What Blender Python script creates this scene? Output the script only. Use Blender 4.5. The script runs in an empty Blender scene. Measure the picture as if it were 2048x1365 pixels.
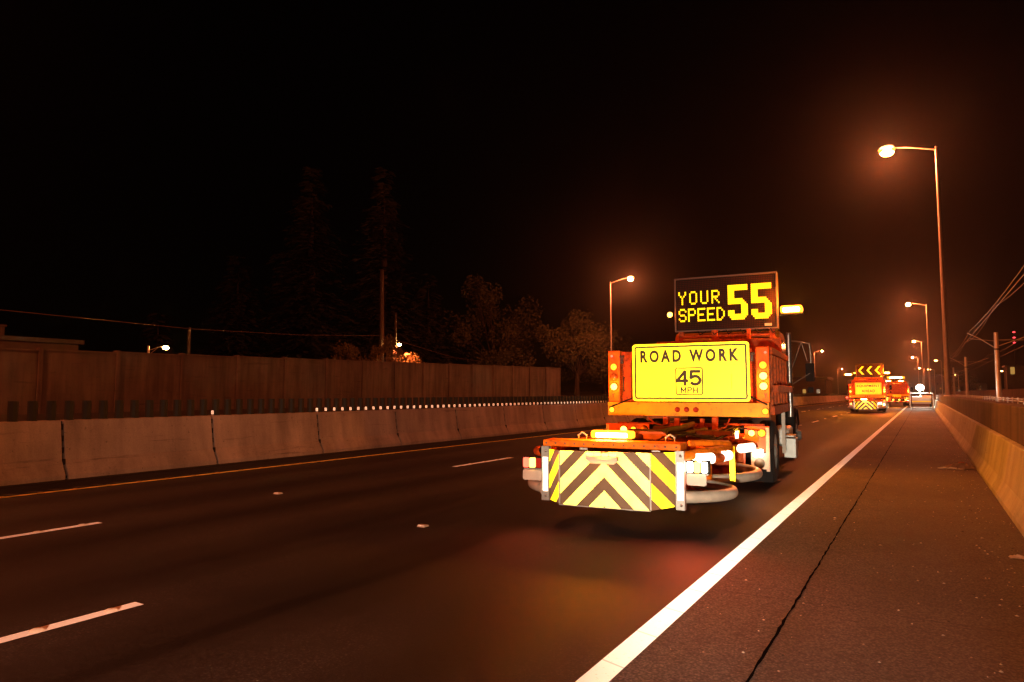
import bpy, math, random
from mathutils import Vector, Matrix
R = math.radians
random.seed(7)
S = bpy.context.scene
COL = S.collection

# ------------------------------------------------------------------ camera
cam = bpy.data.cameras.new('camera')
cam.lens = 24.0; cam.sensor_width = 36.0; cam.clip_start = 0.05; cam.clip_end = 4000
camo = bpy.data.objects.new('camera', cam); COL.objects.link(camo)
camo.location = (0, 0, 1.5)
camo.rotation_euler = (R(90 + 4.336), 0, R(30.953))
S.camera = camo

# ------------------------------------------------------------------ world (night)
W = bpy.data.worlds.new('World'); S.world = W; W.use_nodes = True
wn = W.node_tree; wn.nodes.clear()
sky = wn.nodes.new('ShaderNodeTexSky'); sky.sky_type = 'NISHITA'; sky.sun_disc = False
sky.sun_elevation = R(3); sky.sun_rotation = R(200)
tint = wn.nodes.new('ShaderNodeMix'); tint.data_type = 'RGBA'; tint.blend_type = 'MULTIPLY'
tint.inputs[0].default_value = 1.0; tint.inputs[7].default_value = (1.0, 0.55, 0.42, 1)
bg = wn.nodes.new('ShaderNodeBackground'); bg.inputs[1].default_value = 0.0004
wo = wn.nodes.new('ShaderNodeOutputWorld')
wn.links.new(sky.outputs[0], tint.inputs[6]); wn.links.new(tint.outputs[2], bg.inputs[0])
wn.links.new(bg.outputs[0], wo.inputs[0])

# ------------------------------------------------------------------ exposure, sampling
S.view_settings.view_transform = 'Standard'; S.view_settings.look = 'None'
S.view_settings.exposure = 0.0; S.view_settings.gamma = 1.0
S.view_settings.use_curve_mapping = False
cy = S.cycles
cy.use_denoising = True
cy.max_bounces = 5; cy.diffuse_bounces = 2; cy.glossy_bounces = 3; cy.transmission_bounces = 3
cy.volume_bounces = 0; cy.transparent_max_bounces = 8
cy.sample_clamp_indirect = 2.0; cy.sample_clamp_direct = 60.0
cy.caustics_reflective = False; cy.caustics_refractive = False
S.render.film_transparent = False

SODIUM = (1.0, 0.175, 0.05)
AMBER = (1.0, 0.22, 0.010)
RED = (1.0, 0.03, 0.015)

# added spot beams behind the camera for the frontal light; no vehicle stands there
def spot(name, loc, target, power, angle, blend, color, radius=0.1, parent=None):
    l = bpy.data.lights.new(name, 'SPOT'); l.energy = power; l.spot_size = R(angle); l.spot_blend = blend
    l.color = color; l.shadow_soft_size = radius
    o = bpy.data.objects.new(name, l); COL.objects.link(o); o.location = loc
    o.rotation_euler = (Vector(target) - Vector(loc)).to_track_quat('-Z', 'Y').to_euler()
    if parent: o.parent = parent
    return o
spot('front_fill_beam', (0.35, -2.6, 0.78), (-3.28, 10.5, 1.65), 3400, 25, 0.7, (1.0, 0.88, 0.66), 0.1)
spot('front_fill_beam', (0.25, -2.6, 0.80), (0.9, 14.0, 0.8), 420, 60, 1.0, (1.0, 0.50, 0.24), 0.1)

spot('front_fill_beam', (0.35, -2.6, 0.78), (-3.7, 60, 1.5), 22000, 4.2, 0.5, (1.0, 0.84, 0.58), 0.1)
spot('front_fill_beam', (0.1, -2.6, 0.78), (-9.5, 12, 0.6), 2000, 60, 1.0, (1.0, 0.52, 0.32), 0.1)
spot('front_fill_beam', (0.3, -2.6, 0.80), (-1.5, 10, 0.0), 2000, 22, 1.0, (1.0, 0.90, 0.72), 0.1)

def point(name, loc, power, color, radius=0.05, parent=None):
    l = bpy.data.lights.new(name, 'POINT'); l.energy = power; l.color = color; l.shadow_soft_size = radius
    o = bpy.data.objects.new(name, l); COL.objects.link(o); o.location = loc
    if parent: o.parent = parent
    return o

# ------------------------------------------------------------------ materials
_M = {}
def mat(name, color, rough=0.6, metal=0.0, var=0.0, scale=4.0, bump=0.0, bscale=40.0, dirt=0.0, dirtcol=(0.05, 0.035, 0.02), spec=0.5, coat=0.0):
    if name in _M: return _M[name]
    m = bpy.data.materials.new(name); m.use_nodes = True; n = m.node_tree.nodes; L = m.node_tree.links
    b = n['Principled BSDF']
    b.inputs['Base Color'].default_value = (*color, 1); b.inputs['Roughness'].default_value = rough
    b.inputs['Metallic'].default_value = metal; b.inputs['Specular IOR Level'].default_value = spec
    b.inputs['Coat Weight'].default_value = coat
    tc = n.new('ShaderNodeTexCoord'); out = None
    if var or dirt:
        nz = n.new('ShaderNodeTexNoise'); nz.inputs['Scale'].default_value = scale; nz.inputs['Detail'].default_value = 6
        L.new(tc.outputs['Object'], nz.inputs['Vector'])
        mp = n.new('ShaderNodeMapRange'); mp.inputs[1].default_value = 0.3; mp.inputs[2].default_value = 0.7
        mp.inputs[3].default_value = 1 - var; mp.inputs[4].default_value = 1 + var
        L.new(nz.outputs[0], mp.inputs[0])
        hs = n.new('ShaderNodeMix'); hs.data_type = 'RGBA'; hs.blend_type = 'MULTIPLY'; hs.inputs[0].default_value = 1
        hs.inputs[6].default_value = (*color, 1); L.new(mp.outputs[0], hs.inputs[7]); out = hs.outputs[2]
        if dirt:
            n2 = n.new('ShaderNodeTexNoise'); n2.inputs['Scale'].default_value = scale * 2.3; n2.inputs['Detail'].default_value = 8
            n2.inputs['Roughness'].default_value = 0.7
            L.new(tc.outputs['Object'], n2.inputs['Vector'])
            r2 = n.new('ShaderNodeMapRange'); r2.inputs[1].default_value = 0.62 - 0.25 * dirt; r2.inputs[2].default_value = 0.72
            L.new(n2.outputs[0], r2.inputs[0])
            d = n.new('ShaderNodeMix'); d.data_type = 'RGBA'; L.new(r2.outputs[0], d.inputs[0])
            L.new(out, d.inputs[6]); d.inputs[7].default_value = (*dirtcol, 1); out = d.outputs[2]
        L.new(out, b.inputs['Base Color'])
    if bump:
        nb = n.new('ShaderNodeTexNoise'); nb.inputs['Scale'].default_value = bscale; nb.inputs['Detail'].default_value = 5
        L.new(tc.outputs['Object'], nb.inputs['Vector'])
        bp = n.new('ShaderNodeBump'); bp.inputs['Strength'].default_value = bump; bp.inputs['Distance'].default_value = 0.02
        L.new(nb.outputs[0], bp.inputs['Height']); L.new(bp.outputs[0], b.inputs['Normal'])
    _M[name] = m; return m

def emis(name, color, strength, base=(0.1, 0.05, 0.02)):
    if name in _M: return _M[name]
    m = bpy.data.materials.new(name); m.use_nodes = True
    b = m.node_tree.nodes['Principled BSDF']
    b.inputs['Base Color'].default_value = (*base, 1); b.inputs['Roughness'].default_value = 0.3
    b.inputs['Emission Color'].default_value = (*color, 1); b.inputs['Emission Strength'].default_value = strength
    m.cycles.emission_sampling = 'NONE'
    _M[name] = m; return m

def math_node(n, L, op, a, b=None, c=None):
    x = n.new('ShaderNodeMath'); x.operation = op
    for i, v in enumerate((a, b, c)):
        if v is None: continue
        if isinstance(v, (int, float)): x.inputs[i].default_value = v
        else: L.new(v, x.inputs[i])
    return x.outputs[0]

def asphalt_material(name, base, rough, wheel=True, skid=True, joints=False, spec=0.35):
    m = bpy.data.materials.new(name); m.use_nodes = True; n = m.node_tree.nodes; L = m.node_tree.links
    b = n['Principled BSDF']; b.inputs['Specular IOR Level'].default_value = spec
    g = n.new('ShaderNodeNewGeometry'); sx = n.new('ShaderNodeSeparateXYZ'); L.new(g.outputs['Position'], sx.inputs[0])
    X, Y = sx.outputs[0], sx.outputs[1]
    def noise(scale, detail=4, rgh=0.5, vec=None):
        z = n.new('ShaderNodeTexNoise'); z.inputs['Scale'].default_value = scale; z.inputs['Detail'].default_value = detail
        z.inputs['Roughness'].default_value = rgh; L.new(vec or g.outputs['Position'], z.inputs['Vector']); return z.outputs[0]
    def mr(v, a, c, lo, hi):
        q = n.new('ShaderNodeMapRange'); q.inputs[1].default_value = a; q.inputs[2].default_value = c
        q.inputs[3].default_value = lo; q.inputs[4].default_value = hi; L.new(v, q.inputs[0]); return q.outputs[0]
    st = n.new('ShaderNodeVectorMath'); st.operation = 'MULTIPLY'; L.new(g.outputs['Position'], st.inputs[0]); st.inputs[1].default_value = (1.6, 0.12, 1)
    fac = mr(noise(70, 3, 0.8), 0.32, 0.68, 0.5, 1.55)
    vo = n.new('ShaderNodeTexVoronoi'); vo.inputs['Scale'].default_value = 55; L.new(g.outputs['Position'], vo.inputs['Vector'])
    fac = math_node(n, L, 'MULTIPLY', fac, mr(vo.outputs[0], 0.0, 0.7, 1.6, 0.7))
    fac = math_node(n, L, 'MULTIPLY', fac, mr(noise(0.35, 5), 0.3, 0.7, 0.75, 1.25))
    fac = math_node(n, L, 'MULTIPLY', fac, mr(noise(2.3, 6, 0.7), 0.35, 0.5, 0.82, 1.0))
    fac = math_node(n, L, 'MULTIPLY', fac, mr(noise(22, 5, 0.8), 0.3, 0.7, 0.7, 1.3))
    fac = math_node(n, L, 'MULTIPLY', fac, mr(noise(1.0, 4, 0.6, st.outputs[0]), 0.3, 0.7, 0.8, 1.2))
    if wheel:
        # polished and oil darkened strips along every lane (3.34 m lanes)
        u = math_node(n, L, 'DIVIDE', math_node(n, L, 'ADD', X, 1.53 + 334.0), 3.34)
        f = math_node(n, L, 'FRACT', u)
        d1 = math_node(n, L, 'ABSOLUTE', math_node(n, L, 'SUBTRACT', f, 0.27))
        d2 = math_node(n, L, 'ABSOLUTE', math_node(n, L, 'SUBTRACT', f, 0.76))
        d = math_node(n, L, 'MINIMUM', d1, d2)
        fac = math_node(n, L, 'MULTIPLY', fac, mr(d, 0.02, 0.20, 0.55, 1.12))
    if skid:
        wob = math_node(n, L, 'MULTIPLY', math_node(n, L, 'SUBTRACT', noise(0.5, 2), 0.5), 0.16)
        dx = math_node(n, L, 'ABSOLUTE', math_node(n, L, 'ADD', math_node(n, L, 'ADD', X, 3.89), wob))
        q = mr(dx, 0.05, 0.13, 0.55, 1.0); q2 = mr(Y, 7.5, 11, 0, 1)
        q = math_node(n, L, 'MAXIMUM', q, q2)
        fac = math_node(n, L, 'MULTIPLY', fac, q)
    if joints:
        # saw-cut joints and tining marks across the shoulder slabs
        jy = math_node(n, L, 'FRACT', math_node(n, L, 'DIVIDE', math_node(n, L, 'ADD', Y, 100 - 8.8 + 0.02 + 0.0), 4.6))
        jd = math_node(n, L, 'ABSOLUTE', math_node(n, L, 'SUBTRACT', jy, 0.0))
        fac = math_node(n, L, 'MULTIPLY', fac, mr(jd, 0.002, 0.006, 0.62, 1.0))
        cr = math_node(n, L, 'FRACT', math_node(n, L, 'MULTIPLY', math_node(n, L, 'ADD', Y, 100), 9.0))
        fac = math_node(n, L, 'MULTIPLY', fac, mr(cr, 0.0, 0.35, 0.93, 1.0))
    cm = n.new('ShaderNodeMix'); cm.data_type = 'RGBA'; cm.blend_type = 'MULTIPLY'; cm.inputs[0].default_value = 1
    cm.inputs[6].default_value = (*base, 1); L.new(fac, cm.inputs[7]); L.new(cm.outputs[2], b.inputs['Base Color'])
    L.new(mr(fac, 0.4, 1.3, rough - 0.12, rough + 0.12), b.inputs['Roughness'])
    bp = n.new('ShaderNodeBump'); bp.inputs['Strength'].default_value = 0.45; bp.inputs['Distance'].default_value = 0.006
    L.new(noise(110, 4, 0.7), bp.inputs['Height']); L.new(bp.outputs[0], b.inputs['Normal'])
    return m

def paint_line_material(name, color, ridge=0.0, phase=0.0):
    m = bpy.data.materials.new(name); m.use_nodes = True; n = m.node_tree.nodes; L = m.node_tree.links
    b = n['Principled BSDF']; b.inputs['Roughness'].default_value = 0.7
    g = n.new('ShaderNodeNewGeometry'); sx = n.new('ShaderNodeSeparateXYZ'); L.new(g.outputs['Position'], sx.inputs[0])
    nz = n.new('ShaderNodeTexNoise'); nz.inputs['Scale'].default_value = 30; nz.inputs['Detail'].default_value = 8; nz.inputs['Roughness'].default_value = 0.75
    L.new(g.outputs['Position'], nz.inputs['Vector'])
    r = n.new('ShaderNodeMapRange'); r.inputs[1].default_value = 0.25; r.inputs[2].default_value = 0.42; r.inputs[3].default_value = 0.45; r.inputs[4].default_value = 1.0
    L.new(nz.outputs[0], r.inputs[0]); fac = r.outputs[0]
    if ridge:
        y2 = math_node(n, L, 'ADD', math_node(n, L, 'ADD', sx.outputs[1], 100 + phase), math_node(n, L, 'MULTIPLY', sx.outputs[0], 0.35))
        f = math_node(n, L, 'FRACT', math_node(n, L, 'DIVIDE', y2, ridge))
        q = n.new('ShaderNodeMapRange'); q.inputs[1].default_value = 0.02; q.inputs[2].default_value = 0.03; q.inputs[3].default_value = 0.6; q.inputs[4].default_value = 1.0
        L.new(f, q.inputs[0]); fac = math_node(n, L, 'MULTIPLY', fac, q.outputs[0])
    c = n.new('ShaderNodeMix'); c.data_type = 'RGBA'; c.blend_type = 'MULTIPLY'; c.inputs[0].default_value = 1
    c.inputs[6].default_value = (*color, 1); L.new(fac, c.inputs[7]); L.new(c.outputs[2], b.inputs['Base Color'])
    return m

def concrete_material(name, base, streak=0.35, rough=0.85):
    m = bpy.data.materials.new(name); m.use_nodes = True; n = m.node_tree.nodes; L = m.node_tree.links
    b = n['Principled BSDF']; b.inputs['Roughness'].default_value = rough; b.inputs['Specular IOR Level'].default_value = 0.3
    g = n.new('ShaderNodeNewGeometry')
    def noise(scale, vec, det=6, rg=0.6):
        z = n.new('ShaderNodeTexNoise'); z.inputs['Scale'].default_value = scale; z.inputs['Detail'].default_value = det
        z.inputs['Roughness'].default_value = rg; L.new(vec, z.inputs['Vector']); return z.outputs[0]
    def mr(v, a, c, lo, hi):
        q = n.new('ShaderNodeMapRange'); q.inputs[1].default_value = a; q.inputs[2].default_value = c
        q.inputs[3].default_value = lo; q.inputs[4].default_value = hi; L.new(v, q.inputs[0]); return q.outputs[0]
    sc = n.new('ShaderNodeVectorMath'); sc.operation = 'MULTIPLY'; L.new(g.outputs['Position'], sc.inputs[0]); sc.inputs[1].default_value = (2, 2.2, 0.25)
    fac = mr(noise(1.0, sc.outputs[0]), 0.35, 0.7, 1 - streak, 1 + streak * 0.6)
    fac = math_node(n, L, 'MULTIPLY', fac, mr(noise(0.6, g.outputs['Position']), 0.3, 0.7, 0.8, 1.2))
    fac = math_node(n, L, 'MULTIPLY', fac, mr(noise(35, g.outputs['Position'], 4, 0.8), 0.3, 0.7, 0.85, 1.12))
    s2 = n.new('ShaderNodeVectorMath'); s2.operation = 'MULTIPLY'; L.new(g.outputs['Position'], s2.inputs[0]); s2.inputs[1].default_value = (3, 0.5, 9)
    fac = math_node(n, L, 'MULTIPLY', fac, mr(noise(1.0, s2.outputs[0], 7, 0.7), 0.60, 0.68, 1.0, 0.55))
    fac = math_node(n, L, 'MULTIPLY', fac, mr(noise(14, g.outputs['Position'], 3, 0.6), 0.66, 0.70, 1.0, 0.6))
    c = n.new('ShaderNodeMix'); c.data_type = 'RGBA'; c.blend_type = 'MULTIPLY'; c.inputs[0].default_value = 1
    c.inputs[6].default_value = (*base, 1); L.new(fac, c.inputs[7]); L.new(c.outputs[2], b.inputs['Base Color'])
    bp = n.new('ShaderNodeBump'); bp.inputs['Strength'].default_value = 0.3; bp.inputs['Distance'].default_value = 0.01
    L.new(noise(40, g.outputs['Position'], 5, 0.7), bp.inputs['Height']); L.new(bp.outputs[0], b.inputs['Normal'])
    return m

def chevron_material(name):
    # inverted V stripes of black and fluorescent yellow, unfolded through the UV map (metres)
    m = bpy.data.materials.new(name); m.use_nodes = True; n = m.node_tree.nodes; L = m.node_tree.links
    b = n['Principled BSDF']; b.inputs['Roughness'].default_value = 0.4
    uv = n.new('ShaderNodeUVMap'); sx = n.new('ShaderNodeSeparateXYZ'); L.new(uv.outputs[0], sx.inputs[0])
    s = math_node(n, L, 'ADD', math_node(n, L, 'ABSOLUTE', sx.outputs[0]), sx.outputs[1])
    f = math_node(n, L, 'FRACT', math_node(n, L, 'DIVIDE', math_node(n, L, 'ADD', s, 3.0 - 0.778), 0.300))
    st = math_node(n, L, 'GREATER_THAN', f, 0.47)
    c = n.new('ShaderNodeMix'); c.data_type = 'RGBA'; L.new(st, c.inputs[0])
    c.inputs[6].default_value = (0.050, 0.028, 0.016, 1); wy = n.new('ShaderNodeMix'); wy.data_type = 'RGBA'; L.new(math_node(n, L, 'GREATER_THAN', math_node(n, L, 'ABSOLUTE', math_node(n, L, 'ADD', sx.outputs[0], 0.01)), 0.5), wy.inputs[0])
    wy.inputs[6].default_value = (0.95, 0.93, 0.13, 1); wy.inputs[7].default_value = (0.95, 0.85, 0.015, 1); L.new(wy.outputs[2], c.inputs[7])
    nz = n.new('ShaderNodeTexNoise'); nz.inputs['Scale'].default_value = 9; nz.inputs['Detail'].default_value = 7
    L.new(uv.outputs[0], nz.inputs['Vector'])
    r = n.new('ShaderNodeMapRange'); r.inputs[1].default_value = 0.3; r.inputs[2].default_value = 0.6; r.inputs[3].default_value = 0.8; r.inputs[4].default_value = 1.0
    L.new(nz.outputs[0], r.inputs[0])
    d = n.new('ShaderNodeMix'); d.data_type = 'RGBA'; d.blend_type = 'MULTIPLY'; d.inputs[0].default_value = 1
    L.new(c.outputs[2], d.inputs[6]); L.new(r.outputs[0], d.inputs[7]); L.new(d.outputs[2], b.inputs['Base Color'])
    return m

ORANGE = mat('orange_truck_paint', (0.82, 0.17, 0.005), 0.5, spec=0.2, var=0.2, scale=3, dirt=0.6, dirtcol=(0.22, 0.035, 0.006))
ORANGE2 = mat('worn_shaded_orange_paint', (0.60, 0.085, 0.006), 0.6, spec=0.2, var=0.2, scale=6, dirt=0.7, dirtcol=(0.07, 0.022, 0.01))  # worn paint, also used for the painted shade of the dump bed
DARKM = mat('dark_steel', (0.04, 0.035, 0.032), 0.5, 0.3, var=0.3, scale=8)
GREYM = mat('galvanised_steel', (0.42, 0.42, 0.40), 0.45, 0.5, var=0.15, scale=7)
ALU = mat('dull_aluminium_tube', (0.62, 0.54, 0.44), 0.45, 0.35, var=0.14, scale=9, bump=0.1, bscale=12)
CHROME = mat('chrome', (0.40, 0.38, 0.36), 0.32, 0.9)
RUBBER = mat('tyre_rubber', (0.022, 0.02, 0.019), 0.8, bump=0.3, bscale=90)
FLAPW = mat('pale_mud_flap', (0.6, 0.5, 0.42), 0.6, var=0.12, scale=9)
BLACKP = mat('black_plastic', (0.007, 0.006, 0.006), 0.6, spec=0.1)
WHITET = mat('white_reflective_tape', (0.9, 0.9, 0.88), 0.35)
REDT = mat('red_reflective_tape', (0.6, 0.03, 0.02), 0.4)
SIGNY = mat('fluorescent_yellow_sheeting', (0.93, 0.90, 0.02), 0.45, var=0.08, scale=2.5)
SIGNK = mat('black_sign_ink', (0.03, 0.018, 0.012), 0.5)
AMBL = emis('lit_amber_lens', (1.0, 0.50, 0.06), 9, (0.5, 0.2, 0.02))
AMBD = emis('half_lit_amber_lens', (1.0, 0.42, 0.02), 2.2, (0.5, 0.2, 0.02))
AMBU = mat('unlit_amber_lens', (0.5, 0.13, 0.02), 0.25)
REDL = emis('lit_red_lens', (1.0, 0.10, 0.05), 4.0, (0.5, 0.02, 0.02))
REDU = mat('unlit_red_lens', (0.45, 0.03, 0.02), 0.25)
WHTL = emis('lit_white_lens', (1.0, 0.85, 0.62), 9)
BARL = emis('lit_light_bar', (1.0, 0.66, 0.22), 60)
LEDON = emis('lit_display_dot', (1.0, 0.60, 0.002), 2.6)
LEDOFF = mat('unlit_display_dot', (0.055, 0.009, 0.004), 0.5, spec=0.1)
GLASS = mat('dark_glass', (0.02, 0.02, 0.025), 0.08)
CHEV = chevron_material('chevron_sheeting')
POLEM = mat('street_lamp_steel', (0.55, 0.50, 0.44), 0.38, 0.4, var=0.12, scale=1.5)
SODL = emis('sodium_lens', (1.0, 0.55, 0.16), 260)
SODO = emis('sodium_fringe_glow', (1.0, 0.36, 0.05), 2.6)
SODF = emis('small_sodium_lens', (1.0, 0.5, 0.15), 18)

def retro(m, gain=1.0, rough=0.40):
    # glass-bead / prismatic sheeting: a glossy lobe centred on the direction the light came from,
    # so it returns lamp light towards the lamp, as real road paint and sign faces do
    n = m.node_tree.nodes; L = m.node_tree.links; b = n['Principled BSDF']; out = n['Material Output']
    g = n.new('ShaderNodeBsdfAnisotropic'); g.distribution = 'GGX'; g.inputs['Roughness'].default_value = rough
    ge = n.new('ShaderNodeNewGeometry'); L.new(ge.outputs['Incoming'], g.inputs['Normal'])
    mx = n.new('ShaderNodeMix'); mx.data_type = 'RGBA'; mx.blend_type = 'MULTIPLY'; mx.inputs[0].default_value = 1
    mx.inputs[7].default_value = (gain, gain, gain, 1)
    bc = b.inputs['Base Color']
    if bc.is_linked: L.new(bc.links[0].from_socket, mx.inputs[6])
    else: mx.inputs[6].default_value = bc.default_value
    L.new(mx.outputs[2], g.inputs['Color'])
    ad = n.new('ShaderNodeAddShader'); L.new(b.outputs[0], ad.inputs[0]); L.new(g.outputs[0], ad.inputs[1]); L.new(ad.outputs[0], out.inputs['Surface'])
    return m
for m_, g_ in ((CHEV, 0.45), (SIGNY, 0.36), (WHITET, 0.35)): retro(m_, g_)

# ------------------------------------------------------------------ mesh building
class MB:
    def __init__(s): s.v = []; s.f = []; s.m = []; s.sm = []; s.uv = {}
    def add(s, vs, fs, m=0, smooth=False):
        o = len(s.v); s.v += [tuple(p) for p in vs]
        for f in fs: s.f.append(tuple(o + i for i in f)); s.m.append(m); s.sm.append(smooth)
    def box(s, x0, x1, y0, y1, z0, z1, m=0):
        v = [(x0, y0, z0), (x1, y0, z0), (x1, y1, z0), (x0, y1, z0), (x0, y0, z1), (x1, y0, z1), (x1, y1, z1), (x0, y1, z1)]
        s.add(v, [(0, 3, 2, 1), (4, 5, 6, 7), (0, 1, 5, 4), (1, 2, 6, 5), (2, 3, 7, 6), (3, 0, 4, 7)], m)
    def prism(s, poly, axis, a, b, m=0):
        # poly: 2D outline; axis 'x','y','z' extrude from a to b
        n = len(poly)
        def P(p, t):
            return {'x': (t, p[0], p[1]), 'y': (p[0], t, p[1]), 'z': (p[0], p[1], t)}[axis]
        v = [P(p, a) for p in poly] + [P(p, b) for p in poly]
        s.add(v, [tuple(range(n))[::-1], tuple(range(n, 2 * n))] + [(i, (i + 1) % n, n + (i + 1) % n, n + i) for i in range(n)], m)
    def tube(s, pts, r, n=10, m=0, cap=True):
        pts = [Vector(p) for p in pts]; rs = r if isinstance(r, (list, tuple)) else [r] * len(pts)
        vs = []; prev = None
        for i, p in enumerate(pts):
            t = (pts[min(i + 1, len(pts) - 1)] - pts[max(i - 1, 0)]).normalized()
            if prev is None:
                a = t.orthogonal().normalized()
            else:
                a = (prev - t * prev.dot(t)).normalized()
            prev = a; bb = t.cross(a)
            for k in range(n):
                th = 2 * math.pi * k / n
                vs.append(p + (a * math.cos(th) + bb * math.sin(th)) * rs[i])
        fs = []
        for i in range(len(pts) - 1):
            for k in range(n): fs.append((i * n + k, i * n + (k + 1) % n, (i + 1) * n + (k + 1) % n, (i + 1) * n + k))
        s.add(vs, fs, m, True)
        if cap:
            s.add(vs[:n], [tuple(range(n))[::-1]], m); s.add(vs[-n:], [tuple(range(n))], m)
    def lathe(s, prof, c, axis=(0, 0, 1), n=20, m=0, smooth=True):
        ax = Vector(axis).normalized(); a = ax.orthogonal().normalized(); b = ax.cross(a); c = Vector(c); vs = []
        for (r, h) in prof:
            for k in range(n):
                th = 2 * math.pi * k / n; vs.append(c + ax * h + (a * math.cos(th) + b * math.sin(th)) * r)
        fs = []
        for i in range(len(prof) - 1):
            for k in range(n): fs.append((i * n + k, i * n + (k + 1) % n, (i + 1) * n + (k + 1) % n, (i + 1) * n + k))
        s.add(vs, fs, m, smooth)
    def build(s, name, mats, parent=None, bevel=0.0):
        me = bpy.data.meshes.new(name); me.from_pydata(s.v, [], s.f)
        for mm in (mats if isinstance(mats, (list, tuple)) else [mats]): me.materials.append(mm)
        for p, mi, sm in zip(me.polygons, s.m, s.sm): p.material_index = mi; p.use_smooth = sm
        me.update()
        o = bpy.data.objects.new(name, me); COL.objects.link(o)
        if parent: o.parent = parent
        if bevel:
            md = o.modifiers.new('edge', 'BEVEL'); md.width = bevel; md.segments = 2; md.limit_method = 'ANGLE'; md.angle_limit = R(50)
        return o

def tag(o, label=None, cat=None, group=None, kind=None):
    if label: o['label'] = label
    if cat: o['category'] = cat
    if group: o['group'] = group
    if kind: o['kind'] = kind
    return o
def empty(name, loc=(0, 0, 0), rz=0):
    o = bpy.data.objects.new(name, None); COL.objects.link(o); o.location = loc; o.rotation_euler = (0, 0, rz); o.empty_display_size = 0.3
    return o
def copy_tree(o, parent=None):
    c = o.copy(); COL.objects.link(c)
    if parent: c.parent = parent
    for ch in list(o.children): copy_tree(ch, c)
    return c

def text(name, s, x, y, z, size, m, parent, width=None, thick=0.0, track=1.0, extrude=0.002):
    cu = bpy.data.curves.new(name, 'FONT'); cu.body = s; cu.size = size; cu.align_x = 'CENTER'; cu.offset = thick
    cu.space_character = track; cu.extrude = extrude; cu.resolution_u = 4
    t = bpy.data.objects.new(name, cu); COL.objects.link(t)
    dg = bpy.context.evaluated_depsgraph_get(); me = bpy.data.meshes.new_from_object(t.evaluated_get(dg))
    bpy.data.objects.remove(t)
    xs = [v.co.x for v in me.vertices]; w = max(xs) - min(xs); cx = (max(xs) + min(xs)) / 2
    ys = [v.co.y for v in me.vertices]; h = max(ys) - min(ys); y0 = min(ys)
    kx = (width / w) if width else 1.0; ky = size / h
    for v in me.vertices:
        v.co = (x + (v.co.x - cx) * kx, y - v.co.z, z + (v.co.y - y0) * ky)
    me.materials.clear(); me.materials.append(m); me.update()
    o = bpy.data.objects.new(name, me); COL.objects.link(o); o.parent = parent
    return o

def arc(cx, cy, rx, ry, a0, a1, n=10):
    return [(cx + rx * math.cos(R(a0 + (a1 - a0) * k / n)), cy + ry * math.sin(R(a0 + (a1 - a0) * k / n))) for k in range(n + 1)]
STROKE45 = [[(0.34, 0), (0.34, 1), (0.0, 0.30), (0.44, 0.30)], [(0.95, 1.0), (0.61, 1.0), (0.585, 0.52)] + arc(0.77, 0.34, 0.20, 0.30, 135, -140, 14)]
STROKEMPH = [[(0, 0), (0, 1), (0.14, 0.3), (0.28, 1), (0.28, 0)], [(0.42, 0), (0.42, 1), (0.54, 1)] + arc(0.55, 0.75, 0.09, 0.25, 80, -80, 8) + [(0.42, 0.5)], [(0.78, 0), (0.78, 1)], [(1.0, 0), (1.0, 1)], [(0.78, 0.5), (1.0, 0.5)]]
def stroke_text(name, polys, x, y, z, h, w, t, m, parent):
    # lettering made of even-width strokes, like road sign alphabets
    b = MB(); e = 0
    for pl in polys:
        pts = [(x - w / 2 + p[0] * w, z + p[1] * h) for p in pl]
        for p, q in zip(pts[:-1], pts[1:]):
            dx, dz = q[0] - p[0], q[1] - p[1]; L_ = math.hypot(dx, dz) or 1; ux, uz = dx / L_, dz / L_; nx, nz = -uz * t / 2, ux * t / 2; k = t * 0.32; e += 1; yy = y - 0.0005 - 0.00005 * e
            a_ = (p[0] - ux * k, p[1] - uz * k); c_ = (q[0] + ux * k, q[1] + uz * k)
            b.add([(a_[0] + nx, yy, a_[1] + nz), (a_[0] - nx, yy, a_[1] - nz), (c_[0] - nx, yy, c_[1] - nz), (c_[0] + nx, yy, c_[1] + nz)], [(0, 1, 2, 3)])
    return b.build(name, m, parent)

def rrect(x0, x1, z0, z1, r, n=5):
    p = []
    for (cx, cz, a0) in ((x1 - r, z0 + r, -90), (x1 - r, z1 - r, 0), (x0 + r, z1 - r, 90), (x0 + r, z0 + r, 180)):
        for k in range(n + 1):
            a = R(a0 + 90 * k / n); p.append((cx + r * math.cos(a), cz + r * math.sin(a)))
    return p
def ring(b, x0, x1, z0, z1, r, w, y0, y1, m=0):
    o = rrect(x0, x1, z0, z1, r); i = rrect(x0 + w, x1 - w, z0 + w, z1 - w, max(r - w, 0.004)); n = len(o)
    vs = [(p[0], y0, p[1]) for p in o] + [(p[0], y0, p[1]) for p in i] + [(p[0], y1, p[1]) for p in o] + [(p[0], y1, p[1]) for p in i]
    fs = []
    for k in range(n):
        j = (k + 1) % n
        fs += [(k, j, n + j, n + k), (2 * n + k, 3 * n + k, 3 * n + j, 2 * n + j), (k, 2 * n + k, 2 * n + j, j), (n + k, n + j, 3 * n + j, 3 * n + k)]
    b.add(vs, fs, m)

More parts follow.
